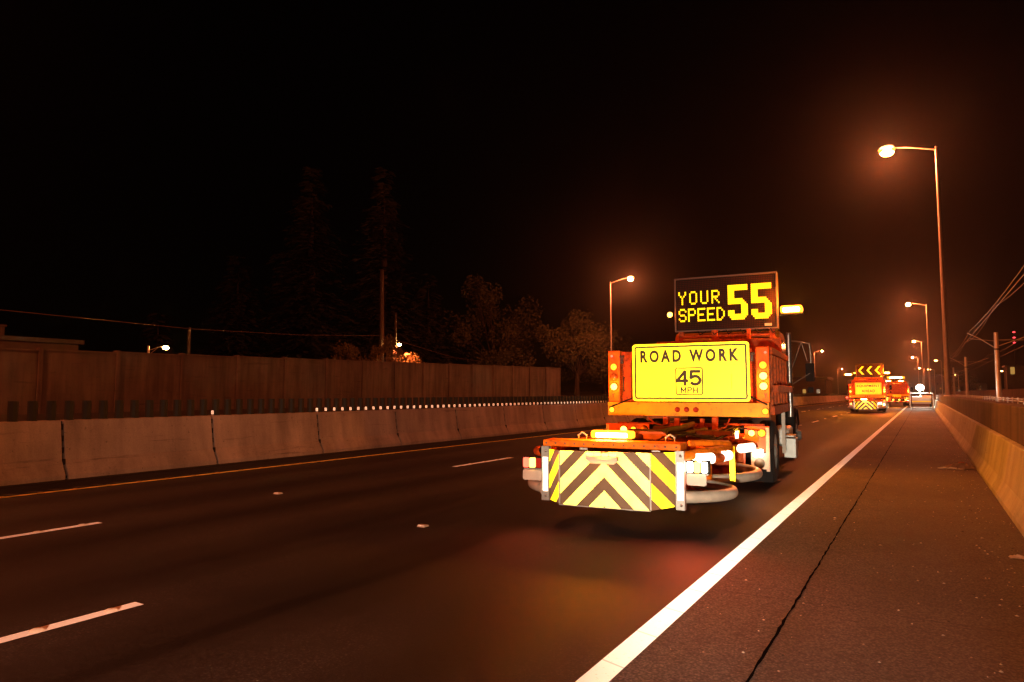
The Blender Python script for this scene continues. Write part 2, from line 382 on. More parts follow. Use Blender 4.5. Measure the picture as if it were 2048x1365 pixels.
# ================================================================== SETTING
b = MB(); b.box(-900, 900, -250, 1600, -0.6, -0.12); o = b.build('ground', mat('dark_verge', (0.03, 0.028, 0.02), 0.95, var=0.4, scale=0.3, bump=0.6, bscale=3)); tag(o, kind='structure')
road_m = asphalt_material('asphalt', (0.042, 0.040, 0.040), 0.72, spec=0.25)
b = MB(); b.box(-34.2, -1.53, -60, 1300, -0.11, 0.0); o = b.build('road', road_m); tag(o, kind='structure')
sh_m = asphalt_material('shoulder_concrete', (0.145, 0.13, 0.12), 0.85, wheel=False, skid=False, joints=True, spec=0.2)
b = MB(); b.box(-1.53, -0.84, -60, 1300, -0.11, 0.0); b.box(-0.84, 1.4, -60, 1300, -0.11, 0.0); o = b.build('shoulder', sh_m); tag(o, kind='structure')
# tar-filled seam between lane and shoulder
b = MB(); vs = []; fs = []
y = -2.0; k = 0
while y < 150:
    wj = random.uniform(0.004, 0.012); dx = random.uniform(-0.005, 0.005)
    vs += [(-0.84 - wj + dx, y, 0.003), (-0.84 + wj + dx, y, 0.003)]
    if k: fs.append((2 * k - 2, 2 * k - 1, 2 * k + 1, 2 * k))
    y += 0.035 + max(0, y) * 0.01; k += 1
b.add(vs, fs); o = b.build('road_seam', mat('tar_seam', (0.008, 0.007, 0.006), 0.95, spec=0.0)); tag(o, kind='structure')
# painted lines
def sheet(x0, x1, y0, y1, z=0.004): b.add([(x0, y0, z), (x1, y0, z), (x1, y1, z), (x0, y1, z)], [(0, 1, 2, 3)])
b = MB(); sheet(-1.605, -1.455, -5, 1200); o = b.build('edge_line', retro(paint_line_material('white_ribbed_line', (0.85, 0.84, 0.80), 0.545, -5.54), 0.20, 0.42)); tag(o, kind='structure')
b = MB()
for x0, ph in ((-4.85, 0.62), (-8.22, 2.14)):
    for i in range(-1, 60):
        sheet(x0 - 0.055, x0 + 0.055, ph + 9.27 * i, ph + 9.27 * i + 2.3)
o = b.build('lane_line', retro(paint_line_material('white_dash_paint', (0.80, 0.76, 0.74)), 0.4, 0.5)); tag(o, kind='structure')
b = MB(); sheet(-11.43, -11.32, -5, 1200); o = b.build('median_edge_line', retro(paint_line_material('yellow_line_paint', (0.85, 0.5, 0.08)), 0.4, 0.5)); tag(o, kind='structure')
b = MB()
for i in range(-1, 60):
    for x0 in (-20.6, -24.0): sheet(x0 - 0.055, x0 + 0.055, 9.27 * i, 9.27 * i + 2.3)
sheet(-16.4, -16.28, -5, 1200)
o = b.build('opposite_lane_line', _M.get('x') or bpy.data.materials['white_dash_paint']); tag(o, kind='structure')

# dark stained strip of dirt at the foot of the median barrier
b = MB(); vs = []; fs = []; k = 0; y = -3
while y < 120:
    vs += [(-12.74, y, 0.005), (-12.45 + random.uniform(0, 0.16), y, 0.004)]
    if k: fs.append((2 * k - 2, 2 * k - 1, 2 * k + 1, 2 * k))
    y += 0.25; k += 1
b.add(vs, fs); o = b.build('gutter_dirt', mat('gutter_dirt', (0.02, 0.017, 0.013), 0.95, bump=0.5, bscale=30)); tag(o, kind='structure')

# raised markers on the lanes
b = MB(); b.prism([(-0.05, 0), (0.05, 0), (0.032, 0.019), (-0.032, 0.019)], 'x', -0.05, 0.05)
b.add([(-0.042, -0.0405, 0.006), (0.042, -0.0405, 0.006), (0.042, -0.0345, 0.0185), (-0.042, -0.0345, 0.0185)], [(0, 1, 2, 3)], 1)
mk = b.build('lane_marker', [mat('marker_ceramic', (0.72, 0.68, 0.62), 0.4), WHITET])
tag(mk, 'square white raised marker on the asphalt in the gap between white dashes', 'road marker', 'raised markers between the lane dashes')
first = True
for x0, ph in ((-4.88, 6.19), (-8.29, 7.05)):
    for i in range(0, 14):
        c = mk if first else mk.copy()
        if not first: COL.objects.link(c)
        first = False; c.location = (x0, ph + 9.27 * i, 0.0)
        if i == 0: c['label'] = ('lone white raised marker on the asphalt below the red glow left of the chevron panel' if x0 > -6 else 'small white raised marker farther left, between the two dashed lines and the median')
# round ceramic buttons riding on the yellow line and on the dashes
b = MB(); b.lathe([(0.046, 0), (0.042, 0.007), (0.030, 0.013), (0.0, 0.016)], (0, 0, 0.003), n=10)
rb = b.build('button_marker', mat('yellow_button', (0.75, 0.47, 0.10), 0.4))
tag(rb, 'small round yellow button set on the yellow median line', 'road marker', 'round buttons along the yellow median line')
for i in range(0, 110):
    c = rb if i == 0 else rb.copy()
    if i: COL.objects.link(c)
    c.location = (-11.375, 4.75 + 0.5 * i, 0.0)
rw = rb.copy(); rw.data = rb.data.copy(); rw.data.materials[0] = retro(mat('pale_button', (0.75, 0.66, 0.55), 0.45), 0.3, 0.5); COL.objects.link(rw)
rw['label'] = 'small round pale button set on a white lane dash'; rw['group'] = 'round buttons on the white dashes'; first = True
for x0, ph in ((-4.85, 0.62), (-8.22, 2.14)):
    for i in range(0, 12):
        for q in (0.6, 1.12, 1.64, 2.1):
            c = rw if first else rw.copy()
            if not first: COL.objects.link(c)
            first = False; c.location = (x0, ph + 9.27 * i + q, 0.0)

# ------------------------------------------------------------------ median barrier, segment by segment
CONC = concrete_material('barrier_concrete', (0.50, 0.42, 0.36), 0.3)
JDARK = mat('joint_pin_dark', (0.02, 0.016, 0.012), 0.9)  # even near-black tone of the joint pins
PADD = mat('glare_paddle_green', (0.015, 0.022, 0.016), 0.6)
PREF = retro(mat('paddle_reflector', (0.9, 0.9, 0.86), 0.3), 1.0)
SEG = 2.95
prof = [(0.0, 0.0), (0.0, 0.08), (-0.14, 0.33), (-0.24, 1.0), (-0.255, 1.02), (-0.415, 1.02), (-0.43, 1.0), (-0.53, 0.33), (-0.67, 0.08), (-0.67, 0.0)]
b = MB(); n = len(prof)
g = 0.045
b.prism([(p[0], p[1]) for p in prof], 'y', g / 2, SEG - g / 2)
seg0 = b.build('barrier_segment', CONC, bevel=0.014)
tag(seg0, 'concrete median barrier segment with slotted green glare paddles on top, left of the yellow line', 'barrier', 'median barrier segments in a row')
b = MB(); b.box(-0.05, 0.0, -0.006, 0.006, 0, 0.33); b.box(-0.09, 0.04, -0.02, 0.02, 0, 0.012)
pad = MB(); pp = [(-0.075, -0.03), (-0.03, -0.07), (0.03, -0.07), (0.075, -0.03), (0.075, 0.03), (0.03, 0.07), (-0.03, 0.07), (-0.075, 0.03)]
pad.prism(pp, 'z', 0.0, 0.34); pad.box(-0.075, 0.075, -0.05, 0.05, 0, 0.014)
pad0 = pad.build('glare_paddle', PADD, seg0); pad0.location = (-0.335, 0.147, 1.02)
rf = MB(); rf.box(-0.035, 0.035, -0.078, -0.0705, 0.02, 0.10); rf0 = rf.build('reflector', PREF, pad0)
for i in range(1, 10):
    p = pad0.copy(); COL.objects.link(p); p.location = (-0.335, 0.147 + 0.295 * i, 1.02)
    q = rf0.copy(); COL.objects.link(q); q.parent = p
Y0 = 0.39
segs = []
for i in range(-1, 52):
    s = seg0 if i == -1 else copy_tree(seg0)
    s.location = (-12.74, Y0 + SEG * i, 0); segs.append(s)
for k_, s in enumerate(segs[:5]):
    # near reflectors left out but one, standing in for their dim return at this angle
    for j_, p in enumerate(list(s.children)):
        for q in list(p.children):
            if not (k_ == 4 and j_ == 0): bpy.data.objects.remove(q)
# connecting pin bars standing in the joints
b = MB(); b.tube([(-0.335, 0, 0.02), (-0.335, 0, 1.0)], 0.03, 8); b.box(-0.62, -0.04, -0.018, 0.018, 0.02, 0.07)
for k, (xx, zz) in enumerate([(-0.09, 0.25), (-0.16, 0.45), (-0.19, 0.65), (-0.22, 0.85)]): b.box(-0.45, xx - 0.02, -0.015, 0.015, zz, zz + 0.1)
pin0 = b.build('joint_pin', JDARK); tag(pin0, 'dark connecting pin in the gap between two median barrier segments', 'joint pin', 'pins in the joints of the median barrier')
for i in range(0, 40):
    c = pin0 if i == 0 else pin0.copy()
    if i: COL.objects.link(c)
    c.location = (-12.74, Y0 + SEG * i, 0)

# ------------------------------------------------------------------ right hand barrier with a taller parapet
RC = concrete_material('lit_barrier_concrete', (0.56, 0.62, 0.52), 0.25)  # paler tone paints the frontal light onto the lower face
RD = concrete_material('dark_parapet_concrete', (0.115, 0.09, 0.08), 0.35)  # darker tone for the upper part of the same barrier
root = empty('roadside_barrier', (0, 0, 0)); tag(root, 'long concrete barrier with pale sloped lower face and dark parapet, right of the shoulder', 'barrier')
yb = [-30 + 6.1 * i for i in range(0, 110)]
b = MB()
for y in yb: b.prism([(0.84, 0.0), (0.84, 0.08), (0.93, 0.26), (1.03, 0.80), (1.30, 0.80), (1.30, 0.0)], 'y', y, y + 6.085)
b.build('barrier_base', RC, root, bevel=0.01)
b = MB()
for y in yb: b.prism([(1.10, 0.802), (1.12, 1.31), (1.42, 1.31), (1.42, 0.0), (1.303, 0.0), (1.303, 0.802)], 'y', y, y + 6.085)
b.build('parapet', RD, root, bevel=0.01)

# ------------------------------------------------------------------ noise wall beyond the opposite carriageway
NW = concrete_material('noise_wall_concrete', (0.15, 0.12, 0.10), 0.4)
root = empty('noise_wall', (-36, 20, 0)); tag(root, 'long brown panelled noise wall beyond the opposite lanes, ending before the trees', 'wall')
b = MB(); p2 = MB()
ys = [-60 + 3.63 * i for i in range(0, 37)]
def wz(y): return 3.25 + 0.0146 * y
for i, y in enumerate(ys[:-1]):
    y1 = ys[i + 1]; z = wz((y + y1) / 2)
    b.box(0.0 + (0.012 if i % 2 else 0), 0.2, y - 20 + 0.09, y1 - 20 - 0.09, -0.1, z)
    b.box(-0.04, 0.24, y - 20 + 0.09, y1 - 20 - 0.09, z, z + 0.08)
    p2.box(-0.07, 0.27, y - 20 - 0.09, y - 20 + 0.09, -0.1, z + 0.12)
b.build('panel', NW, root); p2.build('post', NW, root)
# raised verge at its foot
b = MB(); b.prism([(-34.2, -0.1), (-35.7, 0.5), (-48, 1.2), (-120, 2.2), (-120, -0.55), (-34.2, -0.55)], 'y', -100, 500)
o = b.build('bank', mat('bank_soil', (0.035, 0.03, 0.02), 0.95, var=0.4, scale=0.6, bump=0.8, bscale=2)); tag(o, kind='structure')
b = MB(); b.box(-34.25, -34.2, -60, 400, -0.1, 0.12); b.box(-34.5, -34.25, -60, 400, -0.1, 0.12); o = b.build('kerb', CONC); tag(o, kind='structure')

# ================================================================== STREET LAMPS
def street_lamp(loc, side, height, arm, label, power=9000, group='sodium lamps along the motorway', detail=True, lean=0.0):
    root = empty('street_lamp', loc); tag(root, label, 'street lamp', group)
    h = height
    b = MB(); b.tube([(0, 0, 0), (lean * 0.4, 0, h * 0.42)], [0.15, 0.115], 12); b.tube([(lean * 0.4, 0, h * 0.42), (lean, 0, h)], [0.108, 0.062], 12)
    b.lathe([(0.0, 0), (0.078, 0), (0.07, 0.05), (0.0, 0.10)], (lean, 0, h), n=10)
    b.lathe([(0.24, 0), (0.24, 0.03), (0.16, 0.05)], (0, 0, 0), n=8)
    b.build('pole', POLEM, root)
    b = MB(); b.tube([(lean, 0, h - 0.12), (lean + side * arm * 0.35, 0, h + 0.10), (lean + side * arm * 0.7, 0, h + 0.30), (lean + side * arm, 0, h + 0.38)], [0.05, 0.045, 0.04, 0.035], 8)
    b.build('arm', POLEM, root)
    cx = lean + side * (arm + 0.3); cz = h + 0.42
    b = MB(); vs = []
    b.prism([(cx - 0.42, cz - 0.05), (cx + 0.42, cz - 0.05), (cx + 0.38, cz + 0.08), (cx + 0.10, cz + 0.15), (cx - 0.25, cz + 0.13), (cx - 0.42, cz + 0.05)], 'y', -0.17, 0.17)
    hd = b.build('lamp_head', mat('lamp_head_grey', (0.35, 0.33, 0.3), 0.5), root, bevel=0.02)
    b = MB(); b.lathe([(0.0, -0.17), (0.10, -0.155), (0.17, -0.10), (0.20, 0.0)], (0, 0, 0), n=16)
    for i, v in enumerate(b.v): b.v[i] = (cx + v[0] * 2.4, v[1] * 1.5, cz - 0.05 + v[2] * 1.9)
    lo_ = b.build('lens', SODO, hd)  # oversized orange lens, shaped to stand in for the glow fringe
    b = MB(); b.lathe([(0.0, -0.15), (0.09, -0.135), (0.14, -0.09), (0.17, 0.04)], (0, 0, 0), n=14)
    for i, v in enumerate(b.v): b.v[i] = (cx + v[0] * 2.5, v[1] * 1.8, cz - 0.13 + v[2] * 2.4)
    b.build('glow_core', SODL, hd)  # enlarged white-hot core stands in for the lamp's glare
    l = bpy.data.lights.new('lamp_light', 'POINT'); l.energy = power; l.color = SODIUM; l.shadow_soft_size = 0.12
    lo = bpy.data.objects.new('lamp_light', l); COL.objects.link(lo); lo.location = (cx, 0, cz - 0.66); lo.parent = root
    return root
PW = 12300
street_lamp((1.25, 46, 1.31), -1, 14.45, 2.2, 'tallest nearest street lamp standing on the right barrier, lit orange', PW, lean=-0.03)
street_lamp((1.25, -36, 1.31), -1, 14.4, 2.2, 'lit street lamp on the right barrier at its near end, before the trucks', PW)
street_lamp((1.05, 128, 1.31), -1, 14.35, 2.2, 'second street lamp on the right barrier, behind the tall one', PW)
street_lamp((0.25, 210, 1.31), -1, 13.6, 1.4, 'third street lamp on the right barrier, lower in view', PW)
street_lamp((-1.0, 292, 0.0), -1, 14.3, 1.4, 'fourth and small street lamp in the right hand row', PW)
street_lamp((1.0, 380, 0.0), -1, 13, 1.6, 'farthest small street lamp of the right hand row', PW)
street_lamp((-33.85, 81, 0.15), 1, 15.5, 2.45, 'street lamp left of the speed display, arm pointing right, standing on the far side', PW)
street_lamp((-33.85, -1, 0.15), 1, 15.5, 2.45, 'street lamp beside the near end of the noise wall', PW)
street_lamp((-32.6, 264, 0.15), 1, 15.9, 2.3, 'small distant lamp beside the truck mirror, left side row', PW)
street_lamp((-45.0, 470, 0.15), 1, 15.9, 2.3, 'tiny distant lamp left of the second work truck', PW)
for (x, y, z, lab) in ((4.25, 200, 9.4, 'tiny orange lamp just left of the tall pole, upper'), (2.7, 200, 7.2, 'tiny orange lamp low beside the light cluster'), (22, 255, 8.0, 'tiny orange lamp by the lit window far right'), (11.5, 300, 8.0, 'faint lamp behind the rail poles')):
    root = empty('distant_lamp', (x, y, 0)); tag(root, lab, 'street lamp', 'far orange lamps beyond the motorway')
    b = MB(); b.tube([(0, 0, 0), (0, 0, z)], [0.09, 0.05], 6); b.tube([(0, 0, z), (-0.9, 0, z + 0.2)], 0.04, 6); b.build('pole', POLEM, root)
    b = MB(); b.lathe([(0, -0.2), (0.3, -0.12), (0.38, 0), (0.2, 0.14), (0, 0.16)], (-1.1, 0, z + 0.1), n=10); b.build('lens', SODF, root)

# local street lamps beyond the noise wall
def local_lamp(loc, zl, label, arm, power):
    root = empty('local_street_lamp', loc); tag(root, label, 'street lamp')
    b = MB(); b.tube([(0, 0, 0), (0, 0, zl + 0.1)], 0.09, 8); b.build('pole', POLEM, root)
    b = MB(); b.tube([(0, 0, zl - 0.25), (0.3, arm * 0.5, zl - 0.02), (0.35, arm, zl + 0.1)], 0.03, 6); b.tube([(0, 0, zl - 0.6), (0.2, arm * 0.6, zl - 0.05)], 0.02, 6); b.build('arm', POLEM, root)
    b = MB(); b.lathe([(0, -0.14), (0.16, -0.1), (0.22, 0), (0.16, 0.1), (0, 0.14)], (0.35, arm + 0.2, zl), n=12); b.build('lens', SODL, root)
    spot('lamp_light', (0.35, arm + 0.2, zl - 0.2), (0.35, arm + 0.2, zl - 2), power, 145, 0.5, SODIUM, 0.1, root)
local_lamp((-48, 28.8, 0.9), 3.9, 'low orange street lamp peeking over the noise wall at left', 0.9, 700)
local_lamp((-48.3, 55.9, 0.9), 5.75, 'orange lamp on the short pole above the lit bush', 0.35, 9000)

# wooden poles and wire
WOOD = mat('weathered_wood_pole', (0.07, 0.05, 0.04), 0.9, var=0.3, scale=3)
def wood_pole(loc, h, r, label, lean=0, arm=False):
    root = empty('utility_pole', loc); tag(root, label, 'utility pole')
    b = MB(); b.tube([(0, 0, 0), (0, lean, h)], [r, r * 0.7], 10); b.build('trunk_pole', WOOD, root)
    if arm:
        b = MB(); b.box(-0.05, 0.05, -1.0 + lean, 1.0 + lean, h - 0.7, h - 0.58); b.build('crossarm', WOOD, root)
wood_pole((-52, 58.3, 1.0), 14.4, 0.30, 'tall bare wooden pole in front of the dark conifers', -0.25)
wood_pole((-48.3, 56.3, 1.0), 9.1, 0.15, 'thin wooden pole behind the lamp above the lit bush', -0.1)
wood_pole((-50, 33.3, 1.0), 5.7, 0.16, 'short wooden pole over the noise wall right of the low lamp')
WIRE = mat('wire', (0.16, 0.11, 0.08), 0.5)
b = MB(); b.tube([(-50, 10, 7.0), (-50, 20.2, 6.75), (-50, 33.3, 6.6), (-51, 45, 7.0), (-52, 58.2, 7.9), (-58, 80, 6.6), (-62, 110, 6.0)], 0.022, 5)
tag(b.build('overhead_wire', WIRE), 'thin sagging wire strung between the wooden poles above the noise wall', 'wire')

# ================================================================== LIGHT RAIL SIDE
def rail_pole(y, label, h=5.9):
    root = empty('rail_pole', (5.95, y, 0.4)); tag(root, label, 'rail pole', 'poles of the railway beyond the barrier')
    b = MB(); b.tube([(0, 0, 0), (0, 0, h + 0.7)], [0.23, 0.17], 12); b.lathe([(0.3, 0), (0.3, 0.06), (0.2, 0.08)], (0, 0, 0), n=8); b.build('post', POLEM, root)
    b = MB(); b.tube([(0, 0, h - 0.8), (-1.2, 0, h + 0.15), (-2.2, 0, h + 0.75)], 0.035, 6); b.tube([(0, 0, h - 0.1), (-2.0, 0, h + 0.2)], 0.025, 6)
    b.tube([(0, 0, h - 0.6), (2.9, 0, h + 0.5)], 0.035, 6); b.tube([(0, 0, h), (2.9, 0, h - 0.1)], 0.025, 6); b.build('cantilever', POLEM, root)
    b = MB(); b.lathe([(0.26, 0), (0.26, 0.1), (0.24, 0.12)], (0, 0, h - 0.9), n=10); b.build('band', DARKM, root)
for y, lab in ((76, 'thick rail pole farthest right behind the parapet'), (127, 'second rail pole, between the tall street lamp and the thick pole'), (178, 'third rail pole, small and distant'), (229, 'fourth rail pole, tiny and distant'), (25, 'nearest rail pole, at the near end of the railway wires')): rail_pole(y, lab)
def catenary(x, z, sag, dropper, lab):
    b = MB(); pts = []
    ysn = [-26, 25, 76, 127, 178, 229, 280]
    for a, c in zip(ysn[:-1], ysn[1:]):
        for k in range(8):
            t = k / 8; pts.append((x, a + (c - a) * t, z - sag * 4 * t * (1 - t)))
    b.tube(pts, 0.022, 5)
    tag(b.build('overhead_wire', WIRE), lab, 'wire')
catenary(4.0, 7.25, 0.35, 0, 'upper pair wire rising to the top right over the railway')
catenary(4.06, 6.75, 0.02, 0, 'lower pair wire running straight over the near track')
catenary(8.8, 7.3, 0.5, 0, 'sagging wire over the far track')
catenary(8.85, 6.2, 0.02, 0, 'straight lowest wire over the far track')
catenary(5.95, 9.4, 0.8, 0, 'faint topmost wire high above the rail poles')
GW = concrete_material('guideway_concrete', (0.15, 0.10, 0.08), 0.3)
b = MB()
for i in range(60): b.box(9.6, 9.8, -10 + 6 * i, -10 + 6 * i + 5.97, -0.1, 1.95)
tag(b.build('guideway_wall', GW), 'low dark wall along the far side of the railway', 'wall')
root = empty('guard_rail', (5.1, 0, 0)); tag(root, 'metal guard rail with short posts behind the parapet, before the rail poles', 'guard rail')
b = MB()
for z in (0.72, 0.98, 1.12): b.tube([(0, -10, z), (0, 300, z)], 0.03, 6)
b.build('rail', GREYM, root)
b = MB()
for i in range(90): b.box(-0.04, 0.04, -10 + 3.0 * i, -9.9 + 3.0 * i, -0.1, 1.2)
b.build('post', GREYM, root)

# ================================================================== TREES
LEAFD = mat('conifer_needles', (0.030, 0.034, 0.02), 0.9, var=0.4, scale=0.5)
LEAFG = mat('broad_leaves', (0.055, 0.055, 0.02), 0.8, var=0.4, scale=0.6)
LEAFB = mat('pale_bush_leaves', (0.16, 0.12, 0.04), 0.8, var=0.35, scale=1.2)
BARK = mat('bark', (0.03, 0.024, 0.02), 0.95, var=0.3, scale=4)
def conifer(loc, h, rad, label, seed=1, dens=1.0):
    rnd = random.Random(seed); root = empty('conifer_tree', loc); tag(root, label, 'tree', 'trees behind the noise wall')
    b = MB(); b.tube([(0, 0, 0), (0.1, 0, h * 0.5), (0, 0, h * 0.86)], [rad * 0.05, rad * 0.06, 0.03], 8); b.build('trunk', BARK, root)
    b = MB(); lv = int(h * 1.5)
    for i in range(lv):
        t = 0.10 + 0.9 * i / lv; z = h * t; rr = rad * (1 - t) ** 0.8 * (0.72 + 0.5 * rnd.random()) + 0.15
        nb = max(5, int(11 * (1 - t) + 5))
        for k in range(nb):
            a = rnd.random() * 6.283; ln = rr * rnd.uniform(0.6, 1.12); ca, sa = math.cos(a), math.sin(a)
            drop = rnd.uniform(0.15, 0.4) * ln; ns = max(3, int(ln * 3.2 * dens))
            for j in range(ns):
                s = (j + rnd.random()) / ns; w = (0.5 + 0.7 * (1 - s)) * rnd.uniform(0.6, 1.4); q = rnd.uniform(-0.45, 0.45) * (0.4 + s)
                x = ca * ln * s - sa * q; y = sa * ln * s + ca * q; zz = z - drop * s * s + rnd.uniform(-0.25, 0.25)
                a2 = a + rnd.uniform(-0.9, 0.9); c2, s2 = math.cos(a2), math.sin(a2); l2 = w * 1.3; dz = -rnd.uniform(0.1, 0.5) * l2
                b.add([(x, y, zz), (x + c2 * l2 * 0.5 - s2 * w * 0.4, y + s2 * l2 * 0.5 + c2 * w * 0.4, zz + dz * 0.3 + 0.05), (x + c2 * l2, y + s2 * l2, zz + dz), (x + c2 * l2 * 0.5 + s2 * w * 0.4, y + s2 * l2 * 0.5 - c2 * w * 0.4, zz + dz * 0.3 - 0.05)], [(0, 1, 2, 3)])
    b.build('crown', LEAFD, root); return root
def broadleaf(loc, h, rad, label, seed=1, n=5200, leaf=0.22, m=None, cat='tree', name='broadleaf_tree', group='trees behind the noise wall', low=0.28):
    rnd = random.Random(seed); root = empty(name, loc); tag(root, label, cat, group)
    b = MB(); blobs = []
    b.tube([(0, 0, 0), (0.1, 0.05, h * 0.3), (0, 0.1, h * 0.6)], [rad * 0.07 + 0.03, rad * 0.05, rad * 0.03], 8)
    for i in range(26):
        a = rnd.random() * 6.283; t = rnd.random(); z = h * (low + (0.95 - low) * t)
        rr = rad * math.sqrt(max(0.05, 1 - ((t - 0.4) / 0.66) ** 2)) * rnd.uniform(0.35, 0.95)
        c = (math.cos(a) * rr, math.sin(a) * rr, z); blobs.append((c, rad * rnd.uniform(0.18, 0.36)))
        b.tube([(0.05, 0.05, h * low * 0.9), (c[0] * 0.5, c[1] * 0.5, (z + h * low) / 2), c], [rad * 0.025, rad * 0.015, 0.01], 5)
    b.build('trunk', BARK, root)
    b = MB()
    for i in range(n):
        c, r0 = blobs[rnd.randrange(len(blobs))]
        d = Vector((rnd.gauss(0, 1), rnd.gauss(0, 1), rnd.gauss(0, 0.8))); d = d.normalized() * r0 * rnd.uniform(0.55, 1.05)
        p = Vector(c) + d; u = Vector((rnd.gauss(0, 1), rnd.gauss(0, 1), rnd.gauss(0, 1))).normalized(); w = u.orthogonal().normalized(); L_ = leaf * rnd.uniform(0.6, 1.4)
        b.add([p, p + u * L_ * 0.5 + w * L_ * 0.3, p + u * L_, p + u * L_ * 0.5 - w * L_ * 0.3], [(0, 1, 2, 3)])
    b.build('crown', m or LEAFG, root); return root
conifer((-70, 64, 1.5), 31, 9.5, 'tallest left conifer of the dark pair behind the wall', 1)
conifer((-66, 74, 1.5), 33, 9.0, 'tallest right conifer of the dark pair, behind the bare pole', 2)
conifer((-75, 56.5, 1.5), 18, 6.5, 'shorter dark conifer left of the tall pair', 3)
conifer((-66, 84.5, 1.5), 19, 6.0, 'shorter dark conifer right of the tall pair', 4)
conifer((-75, 46, 1.5), 9.5, 3.0, 'small dark conifer above the low orange lamp', 5)
conifer((-80, 14, 1.5), 13, 5.0, 'dark conifer at the left edge beyond the wall', 6)
broadleaf((-62, 97, 1.5), 19, 8.5, 'dark rounded tree between the conifers and the lit tree', 7, 6500, 0.4)
broadleaf((-44, 92, 0.8), 12.5, 6.2, 'dimly lit leafy tree just past the end of the noise wall', 8, 7500, 0.34)
broadleaf((-50, 116, 0.8), 12.0, 6.0, 'dim leafy tree behind the left post of the truck bed', 9, 5200, 0.36)
broadleaf((-44, 72, 0.8), 6.0, 4.2, 'low dark bushy tree behind the end of the wall', 10, 3600, 0.3)
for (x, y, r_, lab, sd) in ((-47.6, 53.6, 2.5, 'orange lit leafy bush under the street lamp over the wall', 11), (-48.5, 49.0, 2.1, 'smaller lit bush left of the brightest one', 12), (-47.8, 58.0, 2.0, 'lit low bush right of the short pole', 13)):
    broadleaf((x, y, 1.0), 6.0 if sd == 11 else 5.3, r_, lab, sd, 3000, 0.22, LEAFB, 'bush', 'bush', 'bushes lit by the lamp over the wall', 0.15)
for i, (x, y, h) in enumerate(((-30, 230, 9), (-38, 190, 10), (-44, 160, 9), (-48, 140, 11), (26, 330, 9))):
    broadleaf((x - 10, y, 0), h, 5, ['dark distant tree left of the mirror', 'dark distant tree behind the exhaust stack', 'dark distant tree behind the cab', 'dark distant tree behind the bed', 'dark distant tree beyond the railway'][i], 20 + i, 1500, 0.5)

# ================================================================== BUILDINGS
def window_part(b_root, x0, x1, y, z0, z1, m, face='y'):
    fr = MB(); ring(fr, x0 - 0.08, x1 + 0.08, z0 - 0.08, z1 + 0.08, 0.01, 0.08, y - 0.06, y + 0.02)
    w = fr.build('window', DARKM, b_root); p = MB(); p.box(x0, x1, y - 0.012, y - 0.004, z0, z1); p.build('pane', m, w)
LITW = emis('lit_window', (1.0, 0.55, 0.12), 0.4); LITC = emis('cool_lit_window', (0.9, 0.75, 0.5), 0.25)
WALLB = mat('dark_stucco', (0.10, 0.075, 0.06), 0.9, var=0.2, scale=1)
root = empty('flat_roofed_building', (-60, 14, 1.2)); tag(root, 'low flat roofed building with a chimney beyond the wall at far left', 'building')
b = MB(); b.box(-12, 0, -16, 16, 0, 4.3); b.build('wall', WALLB, root)
b = MB(); b.box(-12.3, 0.3, -16.3, 16.3, 4.3, 4.65); rr_ = b.build('roof', DARKM, root)
b = MB(); b.box(-3.2, -1.9, 10.2, 11.4, 4.65, 5.5); b.box(-3.3, -1.8, 10.1, 11.5, 5.5, 5.65); b.build('chimney', WALLB, rr_)
root = empty('roadside_building', (-24, 172, 0)); tag(root, 'small dim building with lit signs between the mirror and the second truck', 'building')
b = MB(); b.box(-7, 5, 0, 10, 0, 4.6); b.build('wall', WALLB, root)
b = MB(); b.box(-7.5, 5.5, -1, 10.5, 4.6, 5.1); b.build('roof', DARKM, root)
for k in range(4): window_part(root, -6 + 3 * k, -5.3 + 3 * k, 0, 1.4, 2.3, LITC if k % 2 else LITW)
root = empty('hillside_building', (24, 260, 0)); tag(root, 'dark building beyond the railway with one tall lit window', 'building')
b = MB(); b.box(-1.4, 16, 0, 9, 0, 9.6); b.build('wall', WALLB, root); b = MB(); b.box(-1.8, 16.4, -0.4, 9.4, 9.6, 10.0); b.build('roof', DARKM, root)
window_part(root, -0.5, 0.6, 0, 7.2, 9.4, LITW); window_part(root, 6, 7.2, 0, 7.2, 8.6, GLASS); window_part(root, 3, 4.2, 0, 7.2, 8.6, GLASS)
root = empty('radio_mast', (38.3, 400, 0)); tag(root, 'thin mast with three red lights above the far buildings at right', 'mast')
b = MB(); b.tube([(0, 0, 0), (0, 0, 30)], [0.5, 0.2], 6); b.build('mast', DARKM, root)
for z in (30.2, 27.6, 25.2):
    b = MB(); b.lathe([(0, -0.3), (0.55, -0.2), (0.6, 0.1), (0, 0.4)], (0, -0.5, z), n=8); b.build('warning_light', emis('mast_red', (1.0, 0.05, 0.06), 4), root)
rnd = random.Random(5)
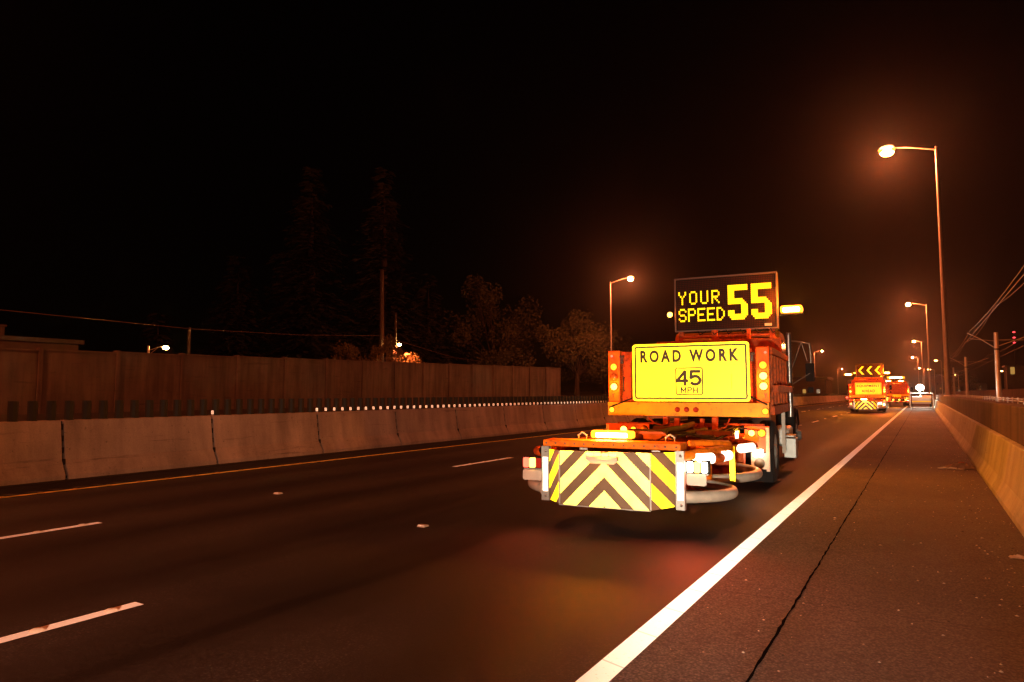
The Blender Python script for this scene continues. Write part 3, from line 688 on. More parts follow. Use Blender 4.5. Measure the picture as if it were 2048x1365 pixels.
for i in range(9):
    x = [-14, -17, -22, 5, 9, 14, 20, -29, 32][i]; y = [330, 250, 300, 330, 420, 350, 480, 240, 520][i]
    h = rnd.uniform(5, 9); root = empty('distant_building', (x, y, 0)); tag(root, ['far block with pale windows left of the trucks', 'far block behind the second truck', 'far wide block left of the trucks', 'far block behind the tall lamp pole', 'far block between the rail poles', 'far block right of the rail pole', 'far wide block beyond the railway', 'far low block near the mirror', 'farthest block at the right edge'][i], 'building', 'far dark blocks along the motorway')
    w = rnd.uniform(4, 8); b = MB(); b.box(-w / 2, w / 2, 0, 8, 0, h); b.build('wall', WALLB, root)
    b = MB(); b.box(-w / 2 - 0.2, w / 2 + 0.2, -0.2, 8.2, h, h + 0.4); b.build('roof', DARKM, root)
    for k in range(3):
        if rnd.random() < 0.75: xx = rnd.uniform(-w / 2 + 0.5, w / 2 - 1.4); window_part(root, xx, xx + rnd.uniform(0.4, 0.9), 0, h - 1.8 - k * 1.9 if h - 1.8 - k * 1.9 > 0.5 else 0.6, h - 1.1 - k * 1.9 if h - 1.8 - k * 1.9 > 0.5 else 1.3, rnd.choice([LITW, LITC, GLASS]))

# ================================================================== TRUCK
FONT57 = {'Y': ['10001', '10001', '01010', '00100', '00100', '00100', '00100'], 'O': ['01110', '10001', '10001', '10001', '10001', '10001', '01110'],
 'U': ['10001', '10001', '10001', '10001', '10001', '10001', '01110'], 'R': ['11110', '10001', '10001', '11110', '10100', '10010', '10001'],
 'S': ['01110', '10001', '10000', '01110', '00001', '10001', '01110'], 'P': ['11110', '10001', '10001', '11110', '10000', '10000', '10000'],
 'E': ['11111', '10000', '10000', '11110', '10000', '10000', '11111'], 'D': ['11100', '10010', '10001', '10001', '10001', '10010', '11100']}
BIG5 = ['111111111111'] * 3 + ['111100000000'] * 3 + ['111100000000', '111111111000', '111111111100', '111111111110', '000000001111', '000000001111', '000000001111', '111100001111', '111100001111', '111111111111', '011111111110', '001111111100']
def wheel(parent, x, y, r, w, dual, side):
    ax = (side, 0, 0)
    b = MB()
    xs = [x] if not dual else [x, x - side * (w + 0.07)]
    for xx in xs:
        b.lathe([(r * 0.56, -w), (r * 0.80, -w), (r * 0.95, -w * 0.9), (r, -w * 0.75), (r, -w * 0.52), (r * 0.975, -w * 0.5), (r, -w * 0.48), (r, -w * 0.27), (r * 0.95, -w * 0.1), (r * 0.80, 0), (r * 0.58, -0.01), (r * 0.56, -0.03)], (xx, y, r), ax, 32)
    t = b.build('tyre', RUBBER)
    b = MB()
    d = -0.10 if dual else -0.01
    b.lathe([(r * 0.57, -0.02), (r * 0.53, -0.03), (r * 0.50, d), (r * 0.30, d - 0.01), (r * 0.22, d + 0.02), (r * 0.22, d + 0.09), (r * 0.12, d + 0.11), (0, d + 0.11)], (x, y, r), ax, 24)
    for k in range(10):
        a = k * 0.628; b.tube([(x + side * (d + 0.0), y + math.cos(a) * r * 0.27, r + math.sin(a) * r * 0.27), (x + side * (d + 0.035), y + math.cos(a) * r * 0.27, r + math.sin(a) * r * 0.27)], 0.016, 6)
    b.lathe([(r * 0.56, -w * 0.98), (r * 0.1, -w * 0.8)], (x, y, r), ax, 16, 0)
    wr = b.build('wheel', GREYM, parent); t.parent = wr
    return wr
def round_lamp(parent, x, y, z, r, m, name='marker_lamp', depth=0.03, light=None, color=AMBER, ringm=None, sub=None):
    b = MB(); b.lathe([(r * 1.18, 0), (r * 1.18, 0.014), (r, 0.02)], (x, y, z), (0, -1, 0), 18, 0)
    b.lathe([(r, 0.015), (r * 0.92, depth), (r * 0.6, depth + 0.012), (0, depth + 0.016)], (x, y, z), (0, -1, 0), 18, 1)
    o = b.build(name, [ringm or BLACKP, m], parent)
    if light: point('lamp_light', (x, y - depth - 0.10, z), light, color, r * 0.8, parent)
    return o
def light_bar(parent, x0, x1, y, z, r, m, power, name='beacon_bar', up=True):
    # low amber dome on a black tray with the lit strip in it
    b = MB(); b.box(x0, x1, y - r * 1.3, y + r * 1.3, z - r, z - r * 0.6, 0)
    b.prism(rrect(x0 + 0.01, x1 - 0.01, z - r * 0.6, z + r, r * 0.5), 'y', y - r, y + r, 1)
    o = b.build(name, [BLACKP, AMBD], parent, bevel=0.006)
    L_ = x1 - x0; b = MB(); b.prism(rrect(x0 + L_ * 0.14, x1 - L_ * 0.14, z - r * 0.35, z + r * 0.55, r * 0.3), 'y', y - r * 1.12, y - r * 1.001, 0); b.build('lit_strip', m, o)
    for k in range(2): point('lamp_light', (x0 + L_ * (0.3 + 0.4 * k), y - r * 1.3 - 0.10, z + 0.16), power / 2, AMBER, 0.05, parent)
    return o

def lamp_cluster(parent, x0, x1, y, z0, z1, mats3, side, red_power=0):
    b = MB(); w = (x1 - x0) / 3
    b.box(x0 - 0.012, x1 + 0.012, y, y + 0.05, z0 - 0.012, z1 + 0.012, 0)
    for k in range(3):
        b.prism(rrect(x0 + w * k + 0.008, x0 + w * (k + 1) - 0.008, z0, z1, 0.014), 'y', y - 0.03, y - 0.001, k + 1)
    o = b.build('tail_lamp', [BLACKP] + mats3, parent)
    if red_power: spot('lamp_light', ((x0 + x1) / 2, y - 0.06, (z0 + z1) / 2), ((x0 + x1) / 2 - side * 0.2, y - 1.06, (z0 + z1) / 2 - 0.45), red_power, 155, 1.0, (1, 0.09, 0.03), 0.12, parent)
    return o

def attenuator(root):
    """crash cushion folded out behind the truck: curved tubes tapering to the striped end face"""
    b = MB()
    # support frame and arms
    b.box(-0.80, 0.80, -0.75, -0.55, 0.55, 0.78, 0); b.box(-0.95, 0.95, -0.55, -0.35, 0.45, 0.85, 0)
    for s in (-1, 1):
        b.box(s * 0.55 - 0.06, s * 0.55 + 0.06, -3.6, -0.6, 0.74, 0.86, 0)
        b.box(s * 0.35 - 0.05, s * 0.35 + 0.05, -0.9, 0.3, 0.55, 0.68, 0)
    for yy in (-1.1, -1.7, -2.3, -2.9): b.box(-0.6, 0.6, yy - 0.04, yy + 0.04, 0.76, 0.84, 0)
    at = b.build('crash_attenuator', ORANGE2, root, bevel=0.008)
    at['label'] = 'long tapering crash cushion of curved metal tubes with striped end face'
    # deck: orange box plate above the end face
    b = MB(); b.box(-0.74, 0.80, -3.92, -3.62, 0.905, 0.975); b.box(-0.70, 0.70, -3.62, -2.9, 0.885, 0.925); b.build('deck_plate', ORANGE, at, bevel=0.008)
    b = MB(); b.tube([(0.80, -3.85, 0.84), (0.95, -3.7, 0.87), (1.08, -3.3, 0.88), (1.12, -2.9, 0.88)], 0.05, 12); b.tube([(0.8, -3.5, 0.955), (1.05, -3.3, 0.95), (1.13, -3.0, 0.93)], 0.035, 10)
    b.build('upper_guard_tube', ORANGE, at)
    # end face: flat centre and two swept wings, unfolded in UV
    me_v = []; me_f = []; uvs = []
    xs = [(-0.70, -3.86), (-0.47, -4.09), (0.0, -4.105), (0.53, -4.09), (0.76, -3.86)]
    u = [-0.72 - 0.06, -0.47, 0.0, 0.53, 0.53 + 0.30]
    zb = [0.31, 0.305, 0.30, 0.305, 0.335]; zt = [0.865, 0.875, 0.88, 0.885, 0.885]
    for (x, y), uu, z0, z1 in zip(xs, u, zb, zt): me_v += [(x, y, z0), (x, y, z1)]
    bm = MB(); fs = [(2 * i, 2 * i + 2, 2 * i + 3, 2 * i + 1) for i in range(4)]
    bm.add(me_v, fs)
    bk = [(v[0] * 0.98, v[1] + 0.03, v[2]) for v in me_v]; bm.add(bk, [tuple(reversed(f)) for f in fs], 1)
    n0 = 10
    for i in range(4):
        bm.f.append((2 * i, n0 + 2 * i, n0 + 2 * i + 2, 2 * i + 2)); bm.m.append(1); bm.sm.append(False)
        bm.f.append((2 * i + 1, 2 * i + 3, n0 + 2 * i + 3, n0 + 2 * i + 1)); bm.m.append(1); bm.sm.append(False)
    ch = bm.build('chevron_panel', [CHEV, DARKM], at)
    uvl = ch.data.uv_layers.new(name='UVMap')
    for p in ch.data.polygons:
        for li in p.loop_indices:
            vi = ch.data.loops[li].vertex_index % 10; uvl.data[li].uv = (u[vi // 2] - 0.04, zb[vi // 2] if vi % 2 == 0 else zt[vi // 2])
    ch['label'] = 'black and bright yellow chevron striped end panel'
    # seams and rivets
    b = MB()
    for x, y in ((-0.47, -4.096), (0.53, -4.096)): b.box(x - 0.008, x + 0.008, y - 0.004, y + 0.0, 0.31, 0.87)
    b.box(-0.47, 0.53, -4.112, -4.104, 0.296, 0.304); b.build('panel_seam', GREYM, at)
    # upright white reflective corner posts
    for s, x in ((-1, -0.725), (1, 0.785)):
        b = MB(); b.box(x - 0.045, x + 0.045, -3.90, -3.83, 0.30, 0.90, 0); b.box(x - 0.026, x + 0.034, -3.907, -3.901, 0.40, 0.78, 1)
        for z in (0.35, 0.85): b.lathe([(0.014, 0), (0.014, 0.006), (0, 0.009)], (x + 0.01, -3.901, z), (0, -1, 0), 8, 2)
        b.build('corner_post', [GREYM, WHITET, CHROME], at)
        # lamps and flap on an outrigger
    lamp_cluster(at, -1.04, -0.80, -3.80, 0.645, 0.755, [REDL, AMBL, REDU], -1, 30)
    lamp_cluster(at, 0.835, 1.055, -3.80, 0.68, 0.79, [WHTL, AMBL, WHTL], 1, 140)
    for x0, x1, z0, z1 in ((-1.05, -0.80, 0.50, 0.615), (0.83, 1.03, 0.545, 0.665)):
        b = MB(); b.prism(rrect(x0, x1, z0, z1, 0.02), 'y', -3.80, -3.79); b.build('splash_flap', FLAPW, at)
    b = MB(); b.box(-1.04, -0.72, -3.79, -3.76, 0.618, 0.636); b.box(0.80, 1.05, -3.79, -3.76, 0.655, 0.67); b.build('lamp_bracket', GREYM, at)
    # black bumper ball at the left top corner
    b = MB(); b.lathe([(0, -0.07), (0.05, -0.06), (0.075, 0), (0.05, 0.06), (0, 0.07)], (-0.775, -3.78, 0.84), (0, 0, 1), 14); b.build('bumper_knob', BLACKP, at)
    # little amber strip with white bracket at the centre of the panel's top
    b = MB(); b.box(-0.15, 0.20, -4.16, -4.11, 0.80, 0.835, 0); b.prism([(-0.16, 0.80), (-0.10, 0.755), (0.15, 0.755), (0.21, 0.80)], 'y', -4.125, -4.115, 1)
    for k in range(4): b.prism(rrect(-0.14 + 0.083 * k, -0.07 + 0.083 * k, 0.838, 0.868, 0.01), 'y', -4.15, -4.12, 2)
    b.build('led_strip', [GREYM, FLAPW, AMBL], at); point('lamp_light', (0.02, -4.3, 0.86), 6, AMBER, 0.05, at)
    # crash tubes: bays of curved tube, two high, on both sides
    def bay(ya, yb, xa, xb, bulge, z, r, nm, mm=ALU):
        for s in (-1, 1):
            b = MB(); pts = []
            for k in range(15):
                t = k / 14; ang = t * math.pi
                x = xa + (xb - xa) * t + bulge * math.sin(ang) ** 0.75; y = ya + (yb - ya) * t
                pts.append((s * x + 0.02, y, z))
            b.tube(pts, r, 14); b.build(nm, mm, at)
    bay(-3.80, -2.55, 0.72, 0.62, 0.50, 0.415, 0.062, 'crash_tube')
    bay(-3.75, -2.65, 0.74, 0.66, 0.40, 0.80, 0.05, 'crash_tube', ORANGE2)
    bay(-2.45, -0.70, 0.66, 0.80, 0.50, 0.44, 0.062, 'crash_tube')
    bay(-2.50, -0.75, 0.70, 0.85, 0.42, 0.80, 0.05, 'crash_tube', ORANGE2)
    # reflective sleeves on the right tubes
    for pa, pb in (((0.93, -3.79, 0.817), (1.06, -3.62, 0.817)), ((1.13, -3.35, 0.817), (1.155, -3.18, 0.817)), ((1.15, -2.2, 0.817), (1.24, -1.9, 0.817))):
        b = MB(); b.tube([pa, pb], 0.056, 14, 0); b.build('reflective_sleeve', WHITET, at)
    # diaphragm plates between the bays
    for y in (-2.55, -0.72): b = MB(); b.box(-0.72, 0.78, y - 0.03, y + 0.03, 0.33, 0.86); b.build('diaphragm_plate', ORANGE2, at, bevel=0.01)
    for x in (-0.72, 0.80): b = MB(); b.tube([(x, -2.60, 0.35), (x, -2.60, 0.88)], 0.07, 12); b.build('hinge_post', ORANGE, at)
    # yellow tall marker strip right and hinge hardware
    b = MB(); b.box(1.06, 1.12, -2.50, -2.48, 0.44, 0.86, 0); b.build('yellow_marker_strip', SIGNY, at)
    b = MB(); b.tube([(-0.3, -0.8, 0.95), (0.3, -0.8, 0.95)], 0.05); b.tube([(0.0, -3.0, 0.95), (0.25, -1.5, 1.0), (0.2, -0.4, 1.02)], 0.045); b.tube([(0.35, -2.6, 0.93), (0.5, -1.0, 0.98)], 0.03)
    b.box(0.35, 0.95, -1.55, -1.45, 0.93, 0.99); b.box(-0.2, 0.15, -2.2, -1.9, 0.93, 1.0); b.box(-0.62, 0.62, -1.0, -0.9, 0.86, 0.96); b.prism([(-0.05, 0.93), (0.45, 0.93), (0.33, 1.03), (0.05, 1.03)], 'y', -2.75, -2.70)
    b.build('hydraulic_ram', mat('rusty_steel', (0.16, 0.035, 0.012), 0.6, var=0.4, scale=9, spec=0.2), at, bevel=0.006)
    rnd = random.Random(3)
    b = MB()
    for k in range(9):
        x0 = -0.6 + 0.15 * k; pts = [(x0 + rnd.uniform(-0.1, 0.1) + 0.08 * j, -3.0 + 0.45 * j, 0.95 + 0.05 * math.sin(j * 1.3 + k)) for j in range(7)]
        b.tube(pts, 0.011, 6)
    b.build('hose', mat('hose_rubber', (0.06, 0.010, 0.006), 0.6, spec=0.1), at)
    b = MB(); b.box(1.0, 1.04, -1.62, -1.60, 0.9, 1.0, 0); b.box(-0.12, -0.04, -3.30, -3.28, 0.93, 0.955); b.box(0.28, 0.36, -2.6, -2.58, 0.96, 0.985); b.build('reflector_tag', WHITET, at)
    # amber bar on the deck
    light_bar(at, -0.35, 0.17, -3.40, 1.01, 0.055, BARL, 150, 'warning_light_bar')
    # rivets, latches and lifting eyes on the deck and frame
    b = MB()
    for k in range(14): b.lathe([(0.012, 0), (0.010, 0.005), (0, 0.008)], (-0.70 + 0.112 * k, -3.92, 0.94), (0, -1, 0), 8)
    for x in (-0.6, -0.2, 0.2, 0.6): b.lathe([(0.022, 0), (0.022, 0.012), (0, 0.014)], (x, -3.45, 0.926), (0, 0, 1), 6)
    b.build('rivet', mat('grey_rivet', (0.2, 0.1, 0.06), 0.5), at)
    for x in (-0.5, 0.55):
        b = MB(); b.tube([(x - 0.05, -3.3, 0.92), (x - 0.05, -3.3, 1.0), (x, -3.3, 1.03), (x + 0.05, -3.3, 1.0), (x + 0.05, -3.3, 0.92)], 0.012, 8); b.build('lifting_eye', GREYM, at)
    for x in (-0.3, 0.5): b = MB(); b.box(x, x + 0.09, -3.926, -3.919, 0.85, 0.90); b.build('latch', GREYM, at)
    # dolly wheel under the left rear corner
    b = MB(); b.lathe([(0, -0.04), (0.07, -0.04), (0.10, -0.02), (0.10, 0.02), (0.07, 0.04), (0, 0.04)], (-0.80, -3.75, 0.42), (1, 0.3, 0), 18); b.build('guide_roller', FLAPW, at)
    return at

def work_truck(loc, rz, label, sign='speed', cushion=True, board='speed'):
    root = empty('work_truck', loc, rz); tag(root, label, 'truck')
    # ---- chassis
    b = MB()
    for s in (-1, 1): b.box(s * 0.42 - 0.05, s * 0.42 + 0.05, -0.1, 8.1, 0.72, 0.98)
    for y in (0.0, 1.8, 3.4, 5.0, 6.6): b.box(-0.42, 0.42, y, y + 0.1, 0.76, 0.94)
    b.tube([(-0.9, 1.25, 0.52), (0.9, 1.25, 0.52)], 0.09); b.tube([(-0.95, 6.45, 0.52), (0.95, 6.45, 0.52)], 0.06); b.lathe([(0, -0.2), (0.2, -0.12), (0.2, 0.12), (0, 0.2)], (0, 1.25, 0.52), (1, 0, 0), 12)
    b.build('chassis', DARKM, root, bevel=0.006)
    # ---- hitch and lift frame under the tail
    b = MB()
    b.box(-0.32, -0.24, -0.16, -0.02, 0.88, 1.12); b.box(0.44, 0.52, -0.16, -0.02, 0.88, 1.12); b.box(-0.24, 0.44, -0.10, -0.02, 0.94, 1.02)
    b.box(-0.14, -0.06, -0.16, -0.06, 0.90, 1.10); b.box(0.26, 0.32, -0.16, -0.06, 0.90, 1.10); b.box(-0.7, 0.9, -0.12, -0.04, 0.84, 0.88)
    for x in (-0.02, 0.08, 0.19): b.tube([(x, -0.17, 1.0), (x, -0.05, 1.0)], 0.03, 8)
    b.box(-1.1, -0.5, -0.06, -0.02, 0.99, 1.02); b.box(0.6, 1.2, -0.06, -0.02, 1.0, 1.03)
    b.build('hitch_frame', ORANGE2, root, bevel=0.005)
    # ---- dump bed
    b = MB()
    b.box(-1.20, 1.20, 0.02, 3.0, 1.14, 1.22); 
    for s in (-1, 1):
        b.box(s * 1.20 - 0.03, s * 1.20 + 0.03, 0.16, 3.0, 1.22, 2.12)
        for k in range(6): b.box(s * 1.265 - 0.035, s * 1.265 + 0.035, 0.30 + 0.5 * k, 0.40 + 0.5 * k, 1.22, 2.10)
        b.box(s * 1.27 - 0.05, s * 1.27 + 0.05, 0.16, 3.0, 2.10, 2.20)
        b.box(s * 1.27 - 0.06, s * 1.27 + 0.06, 0.16, 3.0, 1.16, 1.30)
    b.box(-1.2, 1.2, 2.94, 3.0, 1.22, 2.55)
    bed = b.build('dump_bed', ORANGE2, root, bevel=0.008)  # shade on the bed is put into this darker orange
    b = MB(); b.box(-1.03, 1.03, 0.02, 0.08, 1.36, 2.16)
    for x in (-0.92, 0.95): b.box(x - 0.05, x + 0.05, -0.03, 0.02, 1.36, 2.18)
    b.box(-1.03, 1.03, -0.03, 0.02, 2.02, 2.18); b.box(-1.03, 1.03, -0.015, 0.02, 1.36, 1.44)
    b.build('tailgate', ORANGE2, bed, bevel=0.008)
    b = MB(); b.box(-1.25, 1.27, -0.09, 0.06, 1.132, 1.345)
    b.box(-0.60, -0.59, -0.093, -0.09, 1.14, 1.19); b.box(0.84, 0.85, -0.093, -0.09, 1.14, 1.19)
    b.build('tail_bumper', mat('amber_lit_bumper', (0.88, 0.38, 0.004), 0.45, spec=0.25, var=0.1, scale=5, dirt=0.3, dirtcol=(0.3, 0.10, 0.02)), bed, bevel=0.012)  # brighter, yellower tone paints the amber lamp light on the bumper
    for s, x in ((-1, -1.135), (1, 1.21)):
        b = MB(); b.box(x - 0.115, x + 0.075 if s > 0 else x + 0.085, -0.06, 0.10, 1.348, 2.20); b.build('corner_post', ORANGE, bed, bevel=0.012)
    # lamps on the posts
    for s, x in ((-1, -1.15), (1, 1.20)):
        round_lamp(root, x - (0.03 if s < 0 else -0.04), -0.06, 2.11, 0.022, REDL, light=3, color=RED)
        lm = [(1.93, AMBD, 0), (1.76, AMBU, 0), (1.60, AMBL, 11)] if s < 0 else [(1.92, AMBD, 0), (1.755, AMBL, 9), (1.60, AMBL, 11)]
        for z, m_, p_ in lm: round_lamp(root, x, -0.06, z, 0.055, m_, light=p_, name='post_lamp', ringm=ORANGE2)
        round_lamp(root, x - s * 0.0 + (0.02 if s > 0 else -0.03), -0.09, 1.22, 0.045, AMBD, name='end_marker_lamp')
    for x in (-0.10, 0.045, 0.19): round_lamp(root, x, -0.09, 1.235, 0.036, REDU, name='centre_marker_lamp', ringm=ORANGE2)
    for x in (-1.17, 1.225): text('lettering', 'Y', x, -0.062, 1.42, 0.075, SIGNK, root, thick=0.002)
    # brace straps from sign to bumper
    b = MB(); b.tube([(-0.80, -0.14, 1.42), (-1.22, -0.10, 1.26)], 0.012, 6); b.build('strap', BLACKP, root); b = MB(); b.tube([(0.98, -0.14, 1.46), (1.25, -0.10, 1.32)], 0.014, 6); b.build('strap', BLACKP, root)
    # tailgate hinges, chains and grab handle
    for x in (-1.02, 1.04):
        b = MB(); b.tube([(x - 0.04, -0.04, 2.10), (x + 0.04, -0.04, 2.10)], 0.022, 8); b.box(x - 0.02, x + 0.02, -0.05, 0.0, 1.98, 2.12); b.build('tailgate_hinge', DARKM, root)
        b = MB()
        for k in range(16):
            t = k / 15; zc = 1.95 - 0.55 * t; xc = x + 0.03 * math.sin(t * 3.1); r_ = 0.012
            b.lathe([(r_, -0.004), (r_ + 0.004, 0), (r_, 0.004)], (xc, -0.055, zc), ((1, 0, 0) if k % 2 else (0, 1, 0)), 8)
        b.build('chain', DARKM, root)
    b = MB(); b.tube([(-0.98, -0.045, 1.75), (-0.98, -0.09, 1.73), (-0.98, -0.09, 1.55), (-0.98, -0.045, 1.53)], 0.012, 8); b.build('grab_handle', DARKM, root)
    b = MB(); b.tube([(-0.55, -0.13, 1.10), (-0.45, -0.2, 1.02), (-0.2, -0.2, 0.95), (0.1, -0.22, 0.93), (0.4, -0.3, 0.96)], 0.016, 8); b.tube([(0.7, -0.12, 1.1), (0.66, -0.22, 0.98), (0.5, -0.4, 0.93), (0.45, -0.8, 0.95)], 0.014, 8); b.build('air_hose', mat('air_hose_red', (0.25, 0.02, 0.01), 0.5), root)
    # ---- sign
    x0, x1, z0, z1 = -0.805, 1.015, 1.365, 2.285
    if sign == 'plain': x0, x1, z0, z1 = -0.35, 0.5, 1.0, 1.3
    b = MB(); b.prism(rrect(x0, x1, z0, z1, 0.05), 'y', -0.15, -0.135); b.box(x0 + 0.3, x0 + 0.36, -0.134, -0.06, z0 + 0.05, z1 - 0.1); b.box(x1 - 0.36, x1 - 0.3, -0.134, -0.06, z0 + 0.05, z1 - 0.1)
    sg = b.build('warning_sign', SIGNY, root)
    if sign != 'plain':
        b = MB(); ring(b, x0 + 0.035, x1 - 0.035, z0 + 0.035, z1 - 0.035, 0.04, 0.026, -0.1535, -0.1505); b.build('sign_border', SIGNK, sg)
    cxs = (x0 + x1) / 2
    if sign == 'speed':
        sg['label'] = 'yellow board reading ROAD WORK 45 MPH'
        text('lettering', 'ROAD WORK', cxs - 0.01, -0.151, 1.985, 0.20, SIGNK, sg, width=1.54, thick=0.009, track=1.45)
        stroke_text('lettering', STROKE45, cxs - 0.005, -0.151, 1.625, 0.21, 0.37, 0.046, SIGNK, sg)
        stroke_text('lettering', STROKEMPH, cxs, -0.151, 1.50, 0.082, 0.25, 0.021, SIGNK, sg)
        b = MB(); ring(b, cxs - 0.215, cxs + 0.215, 1.465, 1.90, 0.03, 0.019, -0.1535, -0.1505); b.build('sign_inset_frame', SIGNK, sg)
        b = MB(); 
        for xx, zz in ((-0.36, 1.95), (-0.34, 2.18), (0.48, 1.95), (0.48, 2.2), (0.04, 1.93), (0.14, 1.93), (0.80, 1.93)): b.lathe([(0.006, 0), (0.006, 0.003), (0, 0.004)], (xx, -0.151, zz), (0, -1, 0), 6)
        b.box(0.745, 0.752, -0.153, -0.1505, 1.56, 1.78); b.build('bolt', ORANGE2, sg)
    elif sign == 'equipment':
        sg['label'] = 'yellow board reading EQUIPMENT AHEAD'
        text('lettering', 'EQUIPMENT', cxs, -0.151, 1.91, 0.22, SIGNK, sg, width=1.58, thick=0.006, track=1.1)
        text('lettering', 'AHEAD', cxs, -0.151, 1.53, 0.22, SIGNK, sg, width=0.95, thick=0.006, track=1.1)
    # ---- message board above the bed
    bx0, bx1, bz0, bz1, by = -0.86, 1.14, 2.765, 3.87, 3.2
    if board != 'none':
        b = MB(); b.box(bx0, bx1, by, by + 0.16, bz0, bz1, 0)
        ring(b, bx0 - 0.01, bx1 + 0.01, bz0 - 0.01, bz1 + 0.01, 0.012, 0.03, by - 0.03, by + 0.17, 1)
        bd = b.build('message_board', [BLACKP, mat('board_frame_metal', (0.09, 0.06, 0.05), 0.5, 0.4)], root)
        NC, NR = 60, 26; px = (bx1 - bx0 - 0.08) / NC; pz = (bz1 - bz0 - 0.08) / NR
        on = {}; nch = [0]
        def put(rows, c0, r0, sx=1):
            nch[0] += 1
            for j, row in enumerate(rows):
                for i, ch in enumerate(row):
                    if ch == '1': on[(c0 + i, r0 + j)] = nch[0]
        if board == 'speed':
            for ch, c0 in zip('YOUR', (1, 8, 15, 22)): put(FONT57[ch], c0, 6)
            for ch, c0 in zip('SPEED', (1, 7, 13, 19, 25)): put(FONT57[ch], c0, 15)
            put(BIG5, 32, 4); put(BIG5, 46, 4)
        else:
            for c0 in (4, 23, 42):
                nch[0] += 1
                for i in range(9):
                    for w_ in range(5):
                        on[(c0 + i + w_, 12 - i)] = nch[0]; on[(c0 + i + w_, 12 + i)] = nch[0]
        bos = {k: MB() for k in range(1, nch[0] + 1)}; bf = MB()
        for c in range(NC):
            for r_ in range(NR):
                lit = (c, r_) in on; k = 0.43 if lit else 0.26; bb = bos[on[(c, r_)]] if lit else bf
                x = bx0 + 0.04 + px * (c + 0.5); z = bz1 - 0.04 - pz * (r_ + 0.5); yy = by - (0.010 if lit else 0.006)
                bb.add([(x - px * k, yy, z - pz * k), (x + px * k, yy, z - pz * k), (x + px * k, yy, z + pz * k), (x - px * k, yy, z + pz * k)], [(0, 1, 2, 3)])
        for k_, bo in bos.items(): bo.build('display_character' if board == 'speed' else 'display_arrowhead', LEDON, bd)
        bf.build('dark_display_dots', LEDOFF, bd)
        bd['label'] = 'dot display reading YOUR SPEED 55' if board == 'speed' else 'dot display with three arrowheads pointing left'
        b = MB(); b.box(bx1 - 0.24, bx1 - 0.11, by - 0.036, by - 0.031, bz0 + 0.05, bz0 + 0.10); b.build('sticker', FLAPW, bd)
        # support frame and hydraulics beneath
        b = MB(); b.box(-0.80, -0.70, by, by + 0.12, 2.1, bz0); b.box(0.98, 1.08, by, by + 0.12, 2.1, bz0); b.box(-0.12, 0.0, by - 0.05, by + 0.1, 2.2, bz0); b.box(0.55, 0.63, by - 0.05, by + 0.1, 2.2, bz0)
        b.box(-0.80, 1.08, by, by + 0.1, 2.62, 2.68); b.build('board_support', ORANGE2, root, bevel=0.006)
        b = MB(); b.box(-0.68, -0.14, by - 0.12, by + 0.1, 2.2, 2.60); b.box(0.02, 0.52, by - 0.1, by + 0.1, 2.2, 2.55); b.build('control_cabinet', mat('tan_cabinet', (0.42, 0.22, 0.10), 0.6, var=0.1), root, bevel=0.015)
        for k in range(6):
            b = MB(); x = -0.4 + 0.28 * k; b.tube([(x, by - 0.02, bz0), (x + 0.05, by - 0.08, bz0 - 0.09), (x + 0.16, by - 0.02, bz0 - 0.02)], 0.012, 6)
            b.build('cable', BLACKP, root)
        # beacons beside the board
        round_lamp(root, -0.97, by, 3.13, 0.055, AMBL, 'side_beacon', light=8)
        b = MB(); b.box(bx1, 1.30, by + 0.02, by + 0.10, 3.0, 3.02); b.build('beacon_bracket', DARKM, root)
        light_bar(root, 1.18, 1.60, by + 0.05, 3.10, 0.092, BARL, 450 if board == 'speed' else 1500, 'beacon_bar')
        if board == 'arrow': light_bar(root, -1.75, -1.15, by + 0.05, 3.0, 0.08, BARL, 1500, 'beacon_bar')
    else:
        light_bar(root, -0.9, 0.9, 3.3, 3.25, 0.11, BARL, 1200, 'beacon_bar'); light_bar(root, -1.25, -0.45, 3.2, 2.85, 0.09, BARL, 200, 'beacon_bar'); light_bar(root, 0.2, 0.8, 3.2, 2.85, 0.08, BARL, 100, 'beacon_bar')
        b = MB(); b.box(-0.9, -0.8, 3.2, 3.3, 2.2, 3.2); b.box(0.8, 0.9, 3.2, 3.3, 2.2, 3.2); b.build('beacon_bracket', DARKM, root)
    # ---- cab and hood
    b = MB(); cabp = [(4.05, 1.15), (5.75, 1.15), (5.75, 1.95), (5.40, 2.72), (5.1, 2.80), (4.15, 2.80), (4.05, 2.70)]
    b.prism([(p[0], p[1]) for p in cabp], 'x', -1.08, 1.08)
    cab = b.build('cab', ORANGE, root, bevel=0.05)
    b = MB(); b.box(-0.75, 0.75, 4.035, 4.045, 2.05, 2.62); b.build('rear_window', GLASS, cab)
    for s in (-1, 1):
        b = MB(); b.prism([(4.45, 2.0), (5.5, 2.0), (5.28, 2.62), (4.45, 2.62)], 'x', s * 1.083, s * 1.09); b.build('side_window', GLASS, cab)
    b = MB(); b.prism([(5.75, 1.0), (7.7, 1.0), (7.75, 1.5), (7.5, 1.78), (5.75, 1.95)], 'x', -0.78, 0.78); b.build('hood', ORANGE, root, bevel=0.05)
    for s in (-1, 1):
        # front fender arch
        b = MB(); pts = []
        for k in range(9):
            a = R(20 + 140 * k / 8); pts.append((6.45 - 0.66 * math.cos(a), 0.55 + 0.62 * math.sin(a)))
        inner = [(p[0] * 1.0 + (6.45 - p[0]) * 0.07, p[1] - 0.05) for p in pts][::-1]
        b.prism(pts + inner, 'x', s * 0.80, s * 1.22); b.box(s * 1.0 - 0.2, s * 1.0 + 0.2, 5.78, 5.83, 0.5, 1.1); b.build('front_fender', BLACKP, root, bevel=0.01)
        wheel(root, s * 1.20, 6.45, 0.51, 0.28, False, s)
        wheel(root, s * 1.235, 1.25, 0.52, 0.27, True, s)
